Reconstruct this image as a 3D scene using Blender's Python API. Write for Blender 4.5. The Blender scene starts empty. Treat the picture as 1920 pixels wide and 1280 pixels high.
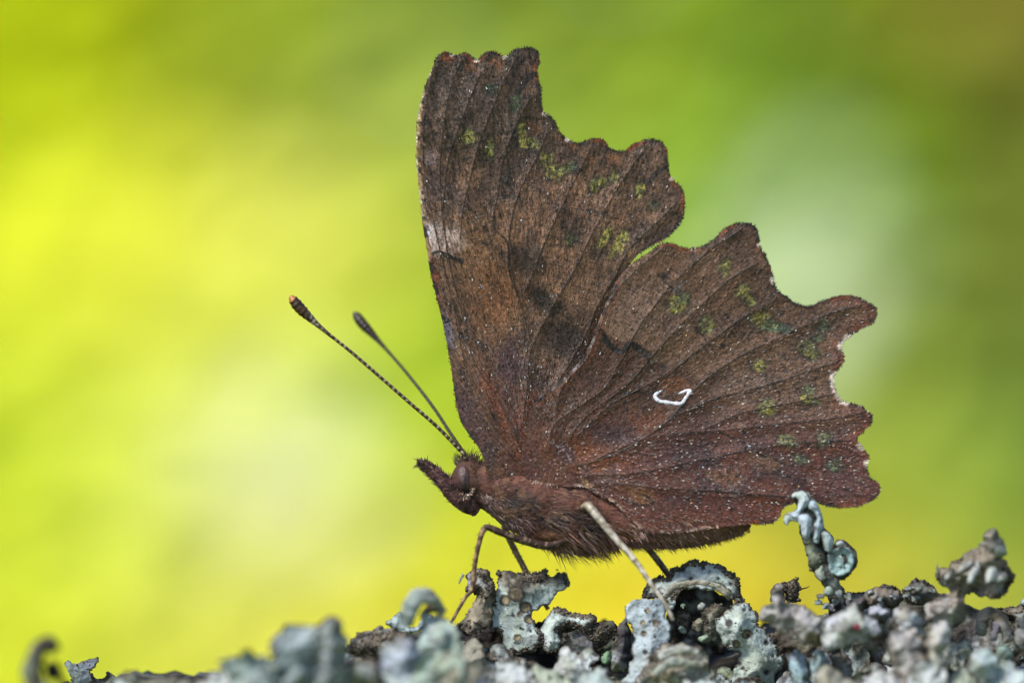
import bpy, math, random
import numpy as np

# ------------------------------------------------------------------ scale, camera, sky, sun
# 1 unit = 1 cm.  Points are written in photograph pixels (x right, y down) plus a depth in the same
# unit (positive = farther away); W() turns them into the place's own coordinates.
S = 5.6 / 1920.0
CAM_D = 25.0
CAM_Z = 45.0
scene = bpy.context.scene
scene.unit_settings.scale_length = 0.01
COL = scene.collection

cam_data = bpy.data.cameras.new('camera')
cam = bpy.data.objects.new('camera', cam_data)
COL.objects.link(cam)
cam.location = (0.0, -CAM_D, CAM_Z)
cam.rotation_euler = (math.radians(90), 0, 0)
cam_data.sensor_width = 36.0
cam_data.lens = 36.0 * CAM_D / 5.6
cam_data.clip_start = 0.5
cam_data.clip_end = 100000.0
cam_data.dof.use_dof = True
cam_data.dof.focus_distance = CAM_D - 0.03
cam_data.dof.aperture_fstop = (cam_data.lens * 1e-3) / 1.25
scene.camera = cam

SUN_DIR = np.array([-0.55, -0.46, 0.85]); SUN_DIR /= np.linalg.norm(SUN_DIR)
SUN_EL = math.asin(SUN_DIR[2]); SUN_AZ = math.atan2(SUN_DIR[0], SUN_DIR[1])
world = bpy.data.worlds.new('World'); scene.world = world; world.use_nodes = True
wn = world.node_tree.nodes; wl = world.node_tree.links
sky = wn.new('ShaderNodeTexSky'); sky.sky_type = 'NISHITA'; sky.sun_disc = False
sky.sun_elevation = SUN_EL; sky.sun_rotation = SUN_AZ
wl.new(sky.outputs[0], wn['Background'].inputs[0]); wn['Background'].inputs[1].default_value = 0.10
sun_data = bpy.data.lights.new('sun', 'SUN'); sun_data.energy = 2.8; sun_data.angle = math.radians(10)
sun_data.color = (1.0, 0.95, 0.87)
sun = bpy.data.objects.new('sun', sun_data); COL.objects.link(sun)
sun.location = tuple(SUN_DIR * 300)
sun.rotation_euler = (math.pi / 2 - SUN_EL, 0, math.atan2(SUN_DIR[0], -SUN_DIR[1]))
scene.view_settings.view_transform = 'Standard'
scene.view_settings.look = 'None'
scene.view_settings.gamma = 1.0
scene.view_settings.exposure = 1.25
scene.view_settings.use_curve_mapping = False
scene.render.engine = 'CYCLES'
scene.cycles.use_denoising = True
scene.cycles.max_bounces = 6

CK = 0.53          # overall reflectance of everything relative to its look in full light


# ------------------------------------------------------------------ helpers
def W(x, y, dep):
    x = np.asarray(x, float); y = np.asarray(y, float); dep = np.asarray(dep, float)
    yy = dep * S
    k = 1.0 + yy / CAM_D
    return np.stack(np.broadcast_arrays((x - 960.0) * S * k, yy, (640.0 - y) * S * k + CAM_Z), -1)


def lin(c):
    c = np.asarray(c, float) / 255.0
    return np.where(c <= 0.04045, c / 12.92, ((c + 0.055) / 1.055) ** 2.4)


def _hash(ix, iy, seed):
    n = (ix.astype(np.int64) * 374761393 + iy.astype(np.int64) * 668265263 + seed * 974711) & 0x7fffffff
    n = ((n ^ (n >> 13)) * 1274126177) & 0x7fffffff
    n = ((n ^ (n >> 16)) * 2246822519) & 0x7fffffff
    n ^= n >> 15
    return (n & 0xffffff) / float(0xffffff)


def noise(x, y, seed=0):
    x = np.asarray(x, float); y = np.asarray(y, float)
    ix = np.floor(x); iy = np.floor(y); fx = x - ix; fy = y - iy
    fx = fx * fx * (3 - 2 * fx); fy = fy * fy * (3 - 2 * fy)
    ix = ix.astype(np.int64); iy = iy.astype(np.int64)
    a = _hash(ix, iy, seed); b = _hash(ix + 1, iy, seed); c = _hash(ix, iy + 1, seed); d = _hash(ix + 1, iy + 1, seed)
    return (a * (1 - fx) + b * fx) * (1 - fy) + (c * (1 - fx) + d * fx) * fy      # 0..1


def fbm(x, y, scale, seed=0, octaves=4):
    s = 0; amp = 1; tot = 0
    for o in range(octaves):
        s = s + amp * noise(np.asarray(x) / scale + 17.3 * o, np.asarray(y) / scale - 9.1 * o, seed + o); tot += amp
        amp *= 0.5; scale *= 0.5
    return s / tot


def mix(a, b, t):
    return a * (1 - t[..., None]) + b * t[..., None]


def sm(e0, e1, v):
    t = np.clip((v - e0) / (e1 - e0), 0, 1)
    return t * t * (3 - 2 * t)


def catmull(pts, step=3.0, closed=False):
    P = np.asarray(pts, float); n = len(P); out = []
    rng = range(n) if closed else range(n - 1)
    for i in rng:
        if closed:
            p0, p1, p2, p3 = P[(i - 1) % n], P[i], P[(i + 1) % n], P[(i + 2) % n]
        else:
            p0, p1, p2, p3 = P[max(i - 1, 0)], P[i], P[i + 1], P[min(i + 2, n - 1)]
        m = max(1, int(np.linalg.norm((p2 - p1)[:2]) / step))
        for k in range(m):
            t = k / m
            out.append(0.5 * ((2 * p1) + (p2 - p0) * t + (2 * p0 - 5 * p1 + 4 * p2 - p3) * t * t + (3 * p1 - p0 - 3 * p2 + p3) * t ** 3))
    if not closed:
        out.append(P[-1])
    return np.array(out)


def seg_dist(x, y, poly, closed=False):
    """distance to a polyline, the nearest point on it and the arc length there"""
    x = np.asarray(x, float).ravel(); y = np.asarray(y, float).ravel()
    P = np.asarray(poly, float)[:, :2]
    A = P if closed else P[:-1]
    B = np.roll(P, -1, 0) if closed else P[1:]
    L = np.linalg.norm(B - A, axis=1); cum = np.concatenate([[0], np.cumsum(L)])
    best = np.full(x.shape, 1e18); bx = x.copy(); by = y.copy(); bs = np.zeros_like(x)
    for i in range(len(A)):
        dx, dy = B[i] - A[i]; l2 = dx * dx + dy * dy + 1e-12
        t = np.clip(((x - A[i, 0]) * dx + (y - A[i, 1]) * dy) / l2, 0, 1)
        qx = A[i, 0] + t * dx; qy = A[i, 1] + t * dy
        d2 = (x - qx) ** 2 + (y - qy) ** 2
        m = d2 < best
        best = np.where(m, d2, best); bx = np.where(m, qx, bx); by = np.where(m, qy, by); bs = np.where(m, cum[i] + t * L[i], bs)
    return np.sqrt(best), bx, by, bs


def inside(x, y, poly):
    x = np.asarray(x, float); y = np.asarray(y, float); P = np.asarray(poly, float)
    r = np.zeros(x.shape, bool)
    Q = np.roll(P, -1, 0)
    for (x0, y0), (x1, y1) in zip(P[:, :2], Q[:, :2]):
        if y0 == y1: continue
        c = (y0 > y) != (y1 > y)
        r ^= c & (x < (x1 - x0) * (y - y0) / (y1 - y0) + x0)
    return r


def mesh_obj(name, verts, faces, mat, parent=None, colors=None, smooth=True, origin=None):
    """one mesh object from arrays; faces: (n,3) or (n,4) array or list of such arrays"""
    org = np.array(origin if origin is not None else (parent['_org'] if parent is not None and '_org' in parent else (0, 0, 0)), float)
    verts = np.asarray(verts, float) - org
    if not isinstance(faces, list): faces = [faces]
    faces = [np.asarray(f, np.int32) for f in faces if len(f)]
    me = bpy.data.meshes.new(name)
    me.vertices.add(len(verts)); me.vertices.foreach_set('co', verts.astype(np.float32).ravel())
    loops = np.concatenate([f.ravel() for f in faces])
    tot = np.concatenate([np.full(len(f), f.shape[1], np.int32) for f in faces])
    start = np.concatenate([[0], np.cumsum(tot)[:-1]]).astype(np.int32)
    me.loops.add(len(loops)); me.loops.foreach_set('vertex_index', loops)
    me.polygons.add(len(tot)); me.polygons.foreach_set('loop_start', start)
    try: me.polygons.foreach_set('loop_total', tot)
    except Exception: pass
    me.update(calc_edges=True); me.validate()
    if smooth:
        me.polygons.foreach_set('use_smooth', np.ones(len(me.polygons), bool))
    if colors is not None:
        a = me.color_attributes.new('Col', 'FLOAT_COLOR', 'POINT')
        c = np.ones((len(verts), 4), np.float32); c[:, :3] = colors
        a.data.foreach_set('color', c.ravel())
    me.materials.append(mat)
    o = bpy.data.objects.new(name, me); COL.objects.link(o)
    if parent is not None:
        o.parent = parent
        o['_org'] = tuple(org)
    else:
        o.location = tuple(org)
        o['_org'] = tuple(org)
    return o


def thing(name, loc, label, cat, group=None):
    o = bpy.data.objects.new(name, None); COL.objects.link(o)
    o.location = tuple(loc); o['_org'] = tuple(float(v) for v in loc)
    o['label'] = label; o['category'] = cat
    if group: o['group'] = group
    o.empty_display_size = 0.2
    return o


# ------------------------------------------------------------------ materials
def base_mat(name):
    m = bpy.data.materials.new(name); m.use_nodes = True
    return m, m.node_tree.nodes, m.node_tree.links, m.node_tree.nodes['Principled BSDF']


def col_mat(name, rough=0.6, spec=0.3, bump=0.0, bscale=40.0, var=0.25, vscale=30.0, trans=0.0, sheen=0.0, coat=0.0):
    """reflectance from the pieces' own colour attribute, broken up by procedural noise, with fine relief"""
    m, n, l, b = base_mat(name)
    at = n.new('ShaderNodeVertexColor'); at.layer_name = 'Col'
    tc = n.new('ShaderNodeTexCoord')
    nz = n.new('ShaderNodeTexNoise'); nz.inputs['Scale'].default_value = vscale; nz.inputs['Detail'].default_value = 5
    l.new(tc.outputs['Object'], nz.inputs['Vector'])
    mr = n.new('ShaderNodeMapRange'); mr.inputs[1].default_value = 0.3; mr.inputs[2].default_value = 0.7
    mr.inputs[3].default_value = 1 - var; mr.inputs[4].default_value = 1 + var
    l.new(nz.outputs[0], mr.inputs[0])
    mx = n.new('ShaderNodeVectorMath'); mx.operation = 'MULTIPLY'
    l.new(at.outputs[0], mx.inputs[0]); l.new(mr.outputs[0], mx.inputs[1])
    l.new(mx.outputs[0], b.inputs['Base Color'])
    b.inputs['Roughness'].default_value = rough
    b.inputs['Specular IOR Level'].default_value = spec
    if sheen: b.inputs['Sheen Weight'].default_value = sheen
    if coat: b.inputs['Coat Weight'].default_value = coat; b.inputs['Coat Roughness'].default_value = 0.25
    if bump:
        bn = n.new('ShaderNodeTexNoise'); bn.inputs['Scale'].default_value = bscale; bn.inputs['Detail'].default_value = 6
        l.new(tc.outputs['Object'], bn.inputs['Vector'])
        bp = n.new('ShaderNodeBump'); bp.inputs['Strength'].default_value = bump; bp.inputs['Distance'].default_value = 0.02
        l.new(bn.outputs[0], bp.inputs['Height']); l.new(bp.outputs[0], b.inputs['Normal'])
    if trans:
        out = n['Material Output']
        tr = n.new('ShaderNodeBsdfTranslucent'); l.new(mx.outputs[0], tr.inputs[0])
        ms = n.new('ShaderNodeMixShader'); ms.inputs[0].default_value = trans
        l.new(b.outputs[0], ms.inputs[1]); l.new(tr.outputs[0], ms.inputs[2]); l.new(ms.outputs[0], out.inputs[0])
    return m


M_WING = col_mat('wing_scales', rough=0.55, spec=0.35, bump=0.25, bscale=60, var=0.16, vscale=45)
M_SCALE = col_mat('loose_scales', rough=0.42, spec=0.5, var=0.05)
M_WHITE = col_mat('white_scales', rough=0.5, spec=0.4, var=0.03)
M_FUR = col_mat('fur', rough=0.5, spec=0.4, var=0.1, vscale=60)
M_BODY = col_mat('body_cuticle', rough=0.7, spec=0.2, bump=0.6, bscale=50, var=0.3, vscale=25)
M_EYE = col_mat('compound_eye', rough=0.38, spec=0.45, bump=0.35, bscale=160, var=0.15, vscale=50)
M_LEG = col_mat('leg_cuticle', rough=0.45, spec=0.4, bump=0.3, bscale=80, var=0.2, vscale=60)
M_ANT = col_mat('antenna_cuticle', rough=0.45, spec=0.4, var=0.1, vscale=80)
M_LICHEN = col_mat('lichen_thallus', rough=0.72, spec=0.2, bump=0.6, bscale=46, var=0.2, vscale=18)
M_GRAN = col_mat('lichen_granules', rough=0.7, spec=0.25, bump=0.4, bscale=60, var=0.25, vscale=50)
M_BARK = col_mat('wet_bark', rough=0.6, spec=0.25, bump=0.9, bscale=14, var=0.5, vscale=9)
M_LEAF = col_mat('sunlit_leaf', rough=0.6, spec=0.1, var=0.06, vscale=0.6, trans=0.35)

# ------------------------------------------------------------------ the setting: ground and the far foliage
gm, gn, gl, gb = base_mat('meadow_ground')
gtc = gn.new('ShaderNodeTexCoord'); gnz = gn.new('ShaderNodeTexNoise'); gnz.inputs['Scale'].default_value = 0.05
gnz.inputs['Detail'].default_value = 8
gl.new(gtc.outputs['Object'], gnz.inputs['Vector'])
gr = gn.new('ShaderNodeValToRGB')
gr.color_ramp.elements[0].position = 0.35; gr.color_ramp.elements[0].color = (0.05, 0.08, 0.015, 1)
gr.color_ramp.elements[1].position = 0.68; gr.color_ramp.elements[1].color = (0.16, 0.19, 0.03, 1)
gl.new(gnz.outputs[0], gr.inputs[0]); gl.new(gr.outputs[0], gb.inputs['Base Color']); gb.inputs['Roughness'].default_value = 0.9
gx = np.concatenate([-np.geomspace(40000, 20, 26), [0], np.geomspace(20, 40000, 26)])
GX, GY = np.meshgrid(gx, gx, indexing='ij')
near = np.exp(-(GX ** 2 + GY ** 2) / 400 ** 2)
GZ = (fbm(GX, GY, 60, 5) - 0.5) * 5 * near
nG = len(gx); ii = np.arange(nG * nG).reshape(nG, nG)
gf = np.stack([ii[:-1, :-1], ii[1:, :-1], ii[1:, 1:], ii[:-1, 1:]], -1).reshape(-1, 4)
ground = mesh_obj('ground', np.stack([GX, GY, GZ], -1).reshape(-1, 3), gf, gm)
ground['kind'] = 'structure'

# leaf colours of the thicket behind with its bright and dim blur painted in, sampled over the part of it in view (columns x, rows y of the photograph)
BGX = np.array([0, 240, 480, 720, 960, 1200, 1440, 1680, 1920.])
BGY = np.array([0, 213, 426, 640, 853, 1066, 1280.])
BG = np.array([
    [(205, 215, 0), (180, 190, 15), (152, 172, 30), (148, 168, 40), (148, 165, 52), (132, 165, 42), (112, 150, 36), (140, 146, 52), (120, 122, 52)],
    [(216, 226, 0), (200, 206, 30), (178, 188, 58), (168, 184, 66), (162, 182, 66), (146, 180, 56), (112, 165, 26), (108, 152, 24), (112, 126, 52)],
    [(226, 232, 25), (238, 236, 55), (238, 232, 92), (216, 216, 72), (180, 200, 70), (148, 196, 84), (158, 196, 120), (110, 150, 38), (108, 126, 56)],
    [(222, 230, 50), (228, 230, 75), (214, 222, 70), (184, 208, 10), (180, 205, 50), (170, 200, 110), (176, 204, 158), (150, 176, 72), (102, 130, 62)],
    [(202, 218, 10), (216, 226, 76), (240, 244, 142), (200, 216, 46), (205, 215, 50), (180, 200, 90), (166, 196, 92), (150, 180, 68), (86, 136, 70)],
    [(214, 220, 30), (226, 232, 88), (234, 236, 112), (230, 226, 72), (228, 222, 50), (228, 216, 44), (206, 206, 64), (186, 196, 72), (160, 186, 80)],
    [(214, 218, 20), (220, 220, 62), (226, 220, 56), (228, 216, 46), (228, 216, 36), (222, 210, 36), (206, 202, 56), (196, 200, 76), (172, 190, 78)],
], float)
BG[:, 5:, 0] = np.minimum(255, BG[:, 5:, 0] * 1.06 + 4); BG[:, 5:, 2] *= .8
BG[..., 2] = np.minimum(255, BG[..., 2] + 20 * (BG[..., 0] / 255) ** 2)


def bg_color(px, py):
    px = 1919.9 - np.abs(np.mod(px, 3840) - 1919.9); py = 1279.9 - np.abs(np.mod(py, 2560) - 1279.9)
    px = np.clip(px, 0, 1919.9); py = np.clip(py, 0, 1279.9)
    i = np.clip(np.searchsorted(BGX, px, 'right') - 1, 0, 7); j = np.clip(np.searchsorted(BGY, py, 'right') - 1, 0, 5)
    tx = ((px - BGX[i]) / (BGX[i + 1] - BGX[i]))[:, None]; ty = ((py - BGY[j]) / (BGY[j + 1] - BGY[j]))[:, None]
    tx = tx * tx * (3 - 2 * tx); ty = ty * ty * (3 - 2 * ty)
    B = lin(BG)
    return (B[j, i] * (1 - tx) + B[j, i + 1] * tx) * (1 - ty) + (B[j + 1, i] * (1 - tx) + B[j + 1, i + 1] * tx) * ty


def build_foliage():
    rng = np.random.default_rng(4)
    nx, nz = 128, 72
    lx = np.linspace(-76, 76, nx); lz = np.linspace(2, 92, nz)
    X, Z = np.meshgrid(lx, lz); X = np.tile(X.ravel(), 2); Z = np.tile(Z.ravel(), 2)
    n = len(X)
    back = np.arange(n) >= n // 2
    X = X + rng.uniform(-.8, .8, n) + .6 * back; Z = Z + rng.uniform(-.8, .8, n) + .6 * back
    Y = 114 + rng.uniform(-.8, .8, n) + 1.5 * (fbm(X, Z, 40, 8) - 0.5) + 3 * back
    k = CAM_D / (Y + CAM_D)
    fx_, fy_ = X * k / S + 960, 640 - (Z - CAM_Z) * k / S
    c = bg_color(fx_, fy_)
    for u, v, r, pal in ((1462, 490, 135, (232, 240, 216)), (505, 850, 165, (252, 252, 196)), (560, 400, 130, (246, 238, 120)), (1420, 700, 60, (196, 214, 150))):  # pale discs of blurred glow painted into the leaf colours
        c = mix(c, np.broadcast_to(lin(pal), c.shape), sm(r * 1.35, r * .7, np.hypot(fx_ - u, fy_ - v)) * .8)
    c = c * rng.uniform(0.95, 1.09, (n, 1))
    L = rng.uniform(2.4, 3.8, n) * (1 + .2 * back); Wd = L * rng.uniform(0.55, 0.75, n)
    t = np.array([0, .2, .45, .72, 1.0]); wv = np.array([0.05, .8, 1.0, .7, 0.03])
    nrm = np.stack([rng.normal(-.42, .13, n), rng.normal(-1, .1, n), rng.normal(.75, .13, n)], -1)
    nrm /= np.linalg.norm(nrm, axis=1, keepdims=True)
    ang = rng.uniform(0, 2 * np.pi, n)
    d = np.stack([np.cos(ang), np.zeros(n), np.sin(ang)], -1)
    d -= nrm * (d * nrm).sum(1, keepdims=True); d /= np.linalg.norm(d, axis=1, keepdims=True)
    s = np.cross(nrm, d)
    V = []
    P = np.stack([X, Y, Z], -1)
    for a, wd in zip(t, wv):
        for v in (-1, 0, 1):
            V.append(P + d * ((a - .5) * L)[:, None] + s * (v * wd * Wd * 0.5)[:, None]
                     + nrm * ((0.10 * abs(v) - 0.5 * (a - .5) ** 2) * L * 0.4)[:, None])
    V = np.stack(V, 1)                                         # n,15,3
    base = np.array([[r * 3 + q, r * 3 + q + 1, r * 3 + q + 4, r * 3 + q + 3] for r in range(4) for q in range(2)])
    F = (base[None] + (np.arange(n) * 15)[:, None, None]).reshape(-1, 4)
    C = np.repeat(c[:, None, :], 15, 1)
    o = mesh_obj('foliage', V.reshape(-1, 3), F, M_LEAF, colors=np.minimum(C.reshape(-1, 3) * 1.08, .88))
    o['kind'] = 'stuff'
    o['label'] = 'out of focus yellow and green foliage filling the background'
    o['category'] = 'foliage'


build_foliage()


# ------------------------------------------------------------------ generic builders
def sheet_grid(outline, g):
    """regular grid inside an outline, its rim snapped onto the outline"""
    P = np.asarray(outline, float)
    x0, y0 = P.min(0)[:2] - g; x1, y1 = P.max(0)[:2] + g
    xs = np.arange(x0, x1 + g, g); ys = np.arange(y0, y1 + g, g)
    X, Y = np.meshgrid(xs, ys); ok = inside(X, Y, P)
    q = ok[:-1, :-1] & ok[1:, :-1] & ok[:-1, 1:] & ok[1:, 1:]
    idx = np.arange(X.size).reshape(X.shape)
    F = np.stack([idx[:-1, :-1][q], idx[1:, :-1][q], idx[1:, 1:][q], idx[:-1, 1:][q]], -1)
    used = np.unique(F); remap = np.full(X.size, -1); remap[used] = np.arange(len(used))
    F = remap[F]
    cnt = np.bincount(F.ravel(), minlength=len(used))
    x = X.ravel()[used].copy(); y = Y.ravel()[used].copy()
    d, bx, by, s = seg_dist(x, y, P, True)
    rim = (cnt < 4)
    snap = rim & (d < 1.6 * g)
    x[snap] = bx[snap]; y[snap] = by[snap]; d[snap] = 0
    return x, y, d, F, rim


def ring_tube(path, radii, sides=12, squash=1.0, jitter=0.0, seed=0, cap=True):
    """tube along 3-D pixel-space path (x, y, depth); radii per node (in-view) and squash for depth radius"""
    P = np.asarray(path, float); R = np.asarray(radii, float)
    T = np.gradient(P, axis=0); T /= np.linalg.norm(T, axis=1, keepdims=True) + 1e-9
    up = np.array([0, 0, 1.0])
    A = np.cross(T, up); A /= np.linalg.norm(A, axis=1, keepdims=True) + 1e-9
    B = np.cross(A, T)
    ph = np.linspace(0, 2 * np.pi, sides, endpoint=False)
    rr = np.ones((len(P), sides))
    if jitter:
        s = np.cumsum(np.concatenate([[0], np.linalg.norm(np.diff(P, axis=0), axis=1)]))
        rr = 1 + jitter * (fbm(s[:, None] + 0 * ph, np.cos(ph) * 14 + np.sin(ph) * 23 + 50, 14, seed) - 0.5) * 2
    V = P[:, None, :] + (A[:, None, :] * np.cos(ph)[None, :, None] + B[:, None, :] * np.sin(ph)[None, :, None] * squash) * (R[:, None] * rr)[..., None]
    n = len(P); idx = np.arange(n * sides).reshape(n, sides)
    j = np.roll(idx, -1, 1)
    F = np.stack([idx[:-1], j[:-1], j[1:], idx[1:]], -1).reshape(-1, 4)
    V = V.reshape(-1, 3)
    faces = [F]
    if cap:
        V = np.concatenate([V, P[:1], P[-1:]])
        a = np.stack([j[0], idx[0], np.full(sides, n * sides)], -1)
        b = np.stack([idx[-1], j[-1], np.full(sides, n * sides + 1)], -1)
        faces.append(np.concatenate([a, b]))
    return V, faces


def blades(root, direc, length, width, side=None, bend=None):
    """thin tapered blades (two triangles + tip) in pixel space; root, direc (n,3)"""
    n = len(root)
    d = direc / (np.linalg.norm(direc, axis=1, keepdims=True) + 1e-9)
    if side is None:
        side = np.cross(d, np.array([0, 0, 1.0])); side /= np.linalg.norm(side, axis=1, keepdims=True) + 1e-9
    L = length[:, None]; w = width[:, None] * 0.5
    mid = root + d * L * 0.55
    tip = root + d * L
    if bend is not None:
        mid = mid + bend * 0.3; tip = tip + bend
    V = np.stack([root - side * w, root + side * w, mid - side * w * .8, mid + side * w * .8, tip], 1)
    b = np.arange(n)[:, None] * 5
    Q = b + np.array([[0, 1, 3, 2]]); T = b + np.array([[2, 3, 4]])
    return V.reshape(-1, 3), [Q, T]


def px(V):
    return W(V[:, 0], V[:, 1], V[:, 2])


# ------------------------------------------------------------------ the butterfly
FW = [(908, 862), (898, 840), (882, 817), (865, 791), (855.5, 755), (850.5, 722), (844, 676), (836, 634), (827.6, 594), (816, 548), (806, 506),
      (800, 462), (794, 431), (787.5, 369), (782, 318), (780.6, 273), (782, 232), (787.5, 197.5), (798, 160), (811.6, 125), (822, 108), (834, 99),
      (842.5, 100.6), (850, 106), (860, 105), (870, 100), (878.6, 103), (885.5, 111.6), (896, 113), (906, 104.7), (916, 98.5), (928, 98.5), (937, 103),
      (944, 109), (954, 104), (966, 94), (983, 91.6), (997, 91.6), (1006, 96), (1009.6, 106), (1010, 118), (1005, 130.5), (1008, 146), (1012.7, 166.6),
      (1013.7, 187), (1014, 201), (1019.5, 213), (1031.6, 220), (1040, 232), (1049, 249), (1062.5, 261), (1076, 269), (1088, 270), (1098.6, 265),
      (1114, 261), (1129.5, 263), (1138, 273), (1148, 282), (1172.5, 285), (1183, 275), (1196.6, 268), (1217, 263), (1236, 266), (1246.4, 275),
      (1250.5, 287), (1252, 314), (1258.4, 335), (1274, 350.5), (1281, 362.5), (1282.5, 380), (1280, 404), (1272, 421), (1255, 440), (1231, 455),
      (1203, 471), (1179, 498), (1163, 524), (1142, 566), (1125, 625), (1100, 690), (1065, 740), (1040, 800), (1020, 860), (985, 915), (940, 922), (915, 895)]
HW = [(1010, 748), (1029, 732), (1052, 712), (1075, 689), (1095, 666), (1111, 634), (1124.5, 597), (1138, 565), (1150, 537), (1162, 518), (1181.5, 497),
      (1206, 480), (1233, 463), (1249.5, 457), (1266, 460), (1281, 467), (1308, 466), (1326.5, 459), (1341.6, 447), (1357, 433), (1372, 422.6),
      (1387, 419.6), (1405, 420.5), (1415.6, 425.7), (1420, 434.7), (1421.6, 454), (1427.7, 471), (1435, 481.5), (1443, 500), (1449, 521), (1452, 537),
      (1459, 548), (1474.5, 557), (1485, 566), (1505, 574.6), (1523, 573.7), (1538, 567), (1562, 558.6), (1586, 555), (1607, 558.6), (1622.5, 566),
      (1637.6, 575), (1642.7, 584), (1640.6, 596), (1628.5, 608.4), (1610, 617.4), (1595, 628), (1583, 637), (1575.7, 650.7), (1580, 662.7), (1580, 675),
      (1574, 687), (1563.6, 700.5), (1560.6, 717), (1566.6, 735), (1575.7, 750), (1590, 756), (1609, 761), (1625, 772), (1635, 783), (1630, 794.6),
      (1618.6, 807.5), (1605.7, 820.5), (1610.6, 833), (1622, 848), (1628, 857.6), (1623.5, 870.5), (1626.7, 886.7), (1631.5, 898), (1644.5, 904),
      (1649, 916), (1644.5, 928.6), (1628, 940), (1602.5, 948), (1573.4, 949.6), (1544, 945), (1525, 936), (1505, 936), (1486, 941.6), (1470, 948),
      (1462, 961), (1457, 972), (1441, 980), (1418.4, 980), (1402, 981), (1350.6, 987), (1318, 991.6), (1270, 996), (1237.6, 998), (1212, 996.5),
      (1195.6, 985), (1179.5, 974), (1166.6, 957.7), (1144, 938), (1118, 925), (1095, 912), (1060, 912), (1015, 908), (985, 892), (978, 850), (985, 800), (995, 765)]


def z1(u, v): return (760 + u * .34375, 60 + v * .34375)
def z2(u, v): return (780 + u * .3281, 440 + v * .3281)
def z3(u, v): return (1100 + u * .30208, 400 + v * .30208)
def z4(u, v): return (1060 + u * .32292, 680 + v * .32292)


FV = [  # forewing veins
    [z1(150, 200), z1(112, 400), z1(100, 560), z1(108, 800), z1(180, 1150), z2(160, 180), z2(215, 420), z2(270, 700), z2(340, 900), z2(450, 1130), z2(540, 1260)],
    [z1(310, 150), z1(255, 280), z1(215, 480), z1(190, 740), z1(200, 960), z2(190, 150), z2(270, 480), z2(330, 720), z2(430, 880), z2(520, 1050), z2(590, 1200)],
    [z1(415, 220), z1(350, 370), z1(270, 580), z1(230, 720), z1(205, 960)],
    [z1(605, 140), z1(530, 290), z1(470, 430), z1(400, 620), z1(350, 820), z1(315, 960), z1(300, 1130)],
    [z1(690, 350), z1(610, 500), z1(540, 680), z1(505, 880), z1(480, 1060), z2(520, 40), z2(530, 200), z2(590, 370)],
    [z1(780, 540), z1(700, 720), z1(620, 880), z1(570, 1080), z2(535, 150), z2(590, 370), z2(620, 480), z2(655, 600)],
    [z1(1010, 640), z1(930, 800), z1(830, 1000), z1(740, 1200), z2(680, 200), z2(610, 350)],
    [z1(1310, 630), z1(1200, 790), z1(1090, 970), z1(970, 1200), z2(920, 180), z2(800, 380), z2(700, 560), z2(650, 680), z2(630, 900), z2(610, 1080)],
    [z1(1480, 930), z1(1370, 1040), z1(1240, 1160), z1(1190, 1240), z2(1150, 220), z2(1040, 400), z2(980, 550), z2(860, 760), z2(720, 980), z2(640, 1120)],
    [z2(350, 700), z2(450, 900), z2(580, 1150)],
]
HV = [
    [z3(480, 210), z3(330, 330), z3(210, 450), z3(140, 560), z3(80, 720), z3(0, 900), z2(840, 860), z2(800, 1000), z2(800, 1130)],
    [z3(960, 100), z3(800, 200), z3(640, 330), z3(500, 470), z3(400, 600), z3(330, 690), z3(270, 800), z3(200, 930), z3(90, 1100), z4(-60, 350), z4(-90, 500)],
    [z3(1040, 320), z3(900, 400), z3(760, 520), z3(620, 650), z3(500, 780), z3(400, 890), z3(250, 1060), z4(130, 300), z4(20, 430)],
    [z3(1180, 530), z3(1080, 590), z3(960, 650), z3(850, 730), z3(700, 840), z3(560, 950), z3(380, 1060), z4(250, 250), z4(60, 430)],
    [z3(1700, 570), z3(1480, 630), z3(1300, 720), z3(1150, 790), z3(1000, 860), z3(830, 960), z3(700, 1060), z3(600, 1180), z4(600, 330), z4(450, 440), z4(260, 540), z4(60, 600)],
    [z3(1560, 920), z3(1400, 970), z3(1200, 1040), z3(1000, 1095), z3(800, 1150), z4(650, 300)],
    [z3(1540, 1125), z3(1400, 1145), z3(1200, 1190), z4(1000, 300), z4(800, 390)],
    [z4(1740, 285), z4(1500, 330), z4(1200, 360), z4(940, 390), z4(700, 410), z4(500, 430), z4(300, 500), z4(100, 600)],
    [z4(1680, 450), z4(1500, 455), z4(1350, 470), z4(1100, 500), z4(800, 560), z4(400, 640), z4(120, 650)],
    [z4(1400, 790), z4(1100, 760), z4(800, 740), z4(500, 720), z4(200, 690)],
]
FV = [catmull(v, 8) for v in FV]; HV = [catmull(v, 8) for v in HV]
# green scale patches: x, y, rx, ry, angle(deg), strength of yellow-green, teal share
G1 = [(z1(345, 575), 12, 13, 0, 1, .15), (z1(462, 640), 8, 16, 10, 1, .25), (z1(632, 540), 7, 17, 0, .9, .05), (z1(650, 605), 12, 11, 0, 1, 0), (z1(705, 615), 11, 8, 20, .8, .2),
      (z1(770, 695), 10, 11, 0, .8, 0), (z1(805, 765), 17, 10, 40, .9, .05), (z1(865, 755), 14, 8, 0, .7, .4), (z1(915, 735), 9, 8, 0, .45, .8),
      (z1(1030, 850), 9, 13, 0, .9, .1), (z1(1075, 820), 12, 9, -20, .9, .1), (z1(1140, 790), 9, 8, 0, .8, .1), (z1(1275, 860), 8, 15, 5, 1, .1), (z1(905, 1130), 10, 12, 0, .42, .55),
      (z1(1087, 1130), 8, 24, 32, 1, 0), (z1(1168, 1155), 9, 24, 32, 1, 0), (z1(1350, 945), 10, 9, 0, .35, .7), (z1(470, 310), 9, 7, 0, .3, 1), (z1(600, 390), 9, 14, 0, .4, .8)]
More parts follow.
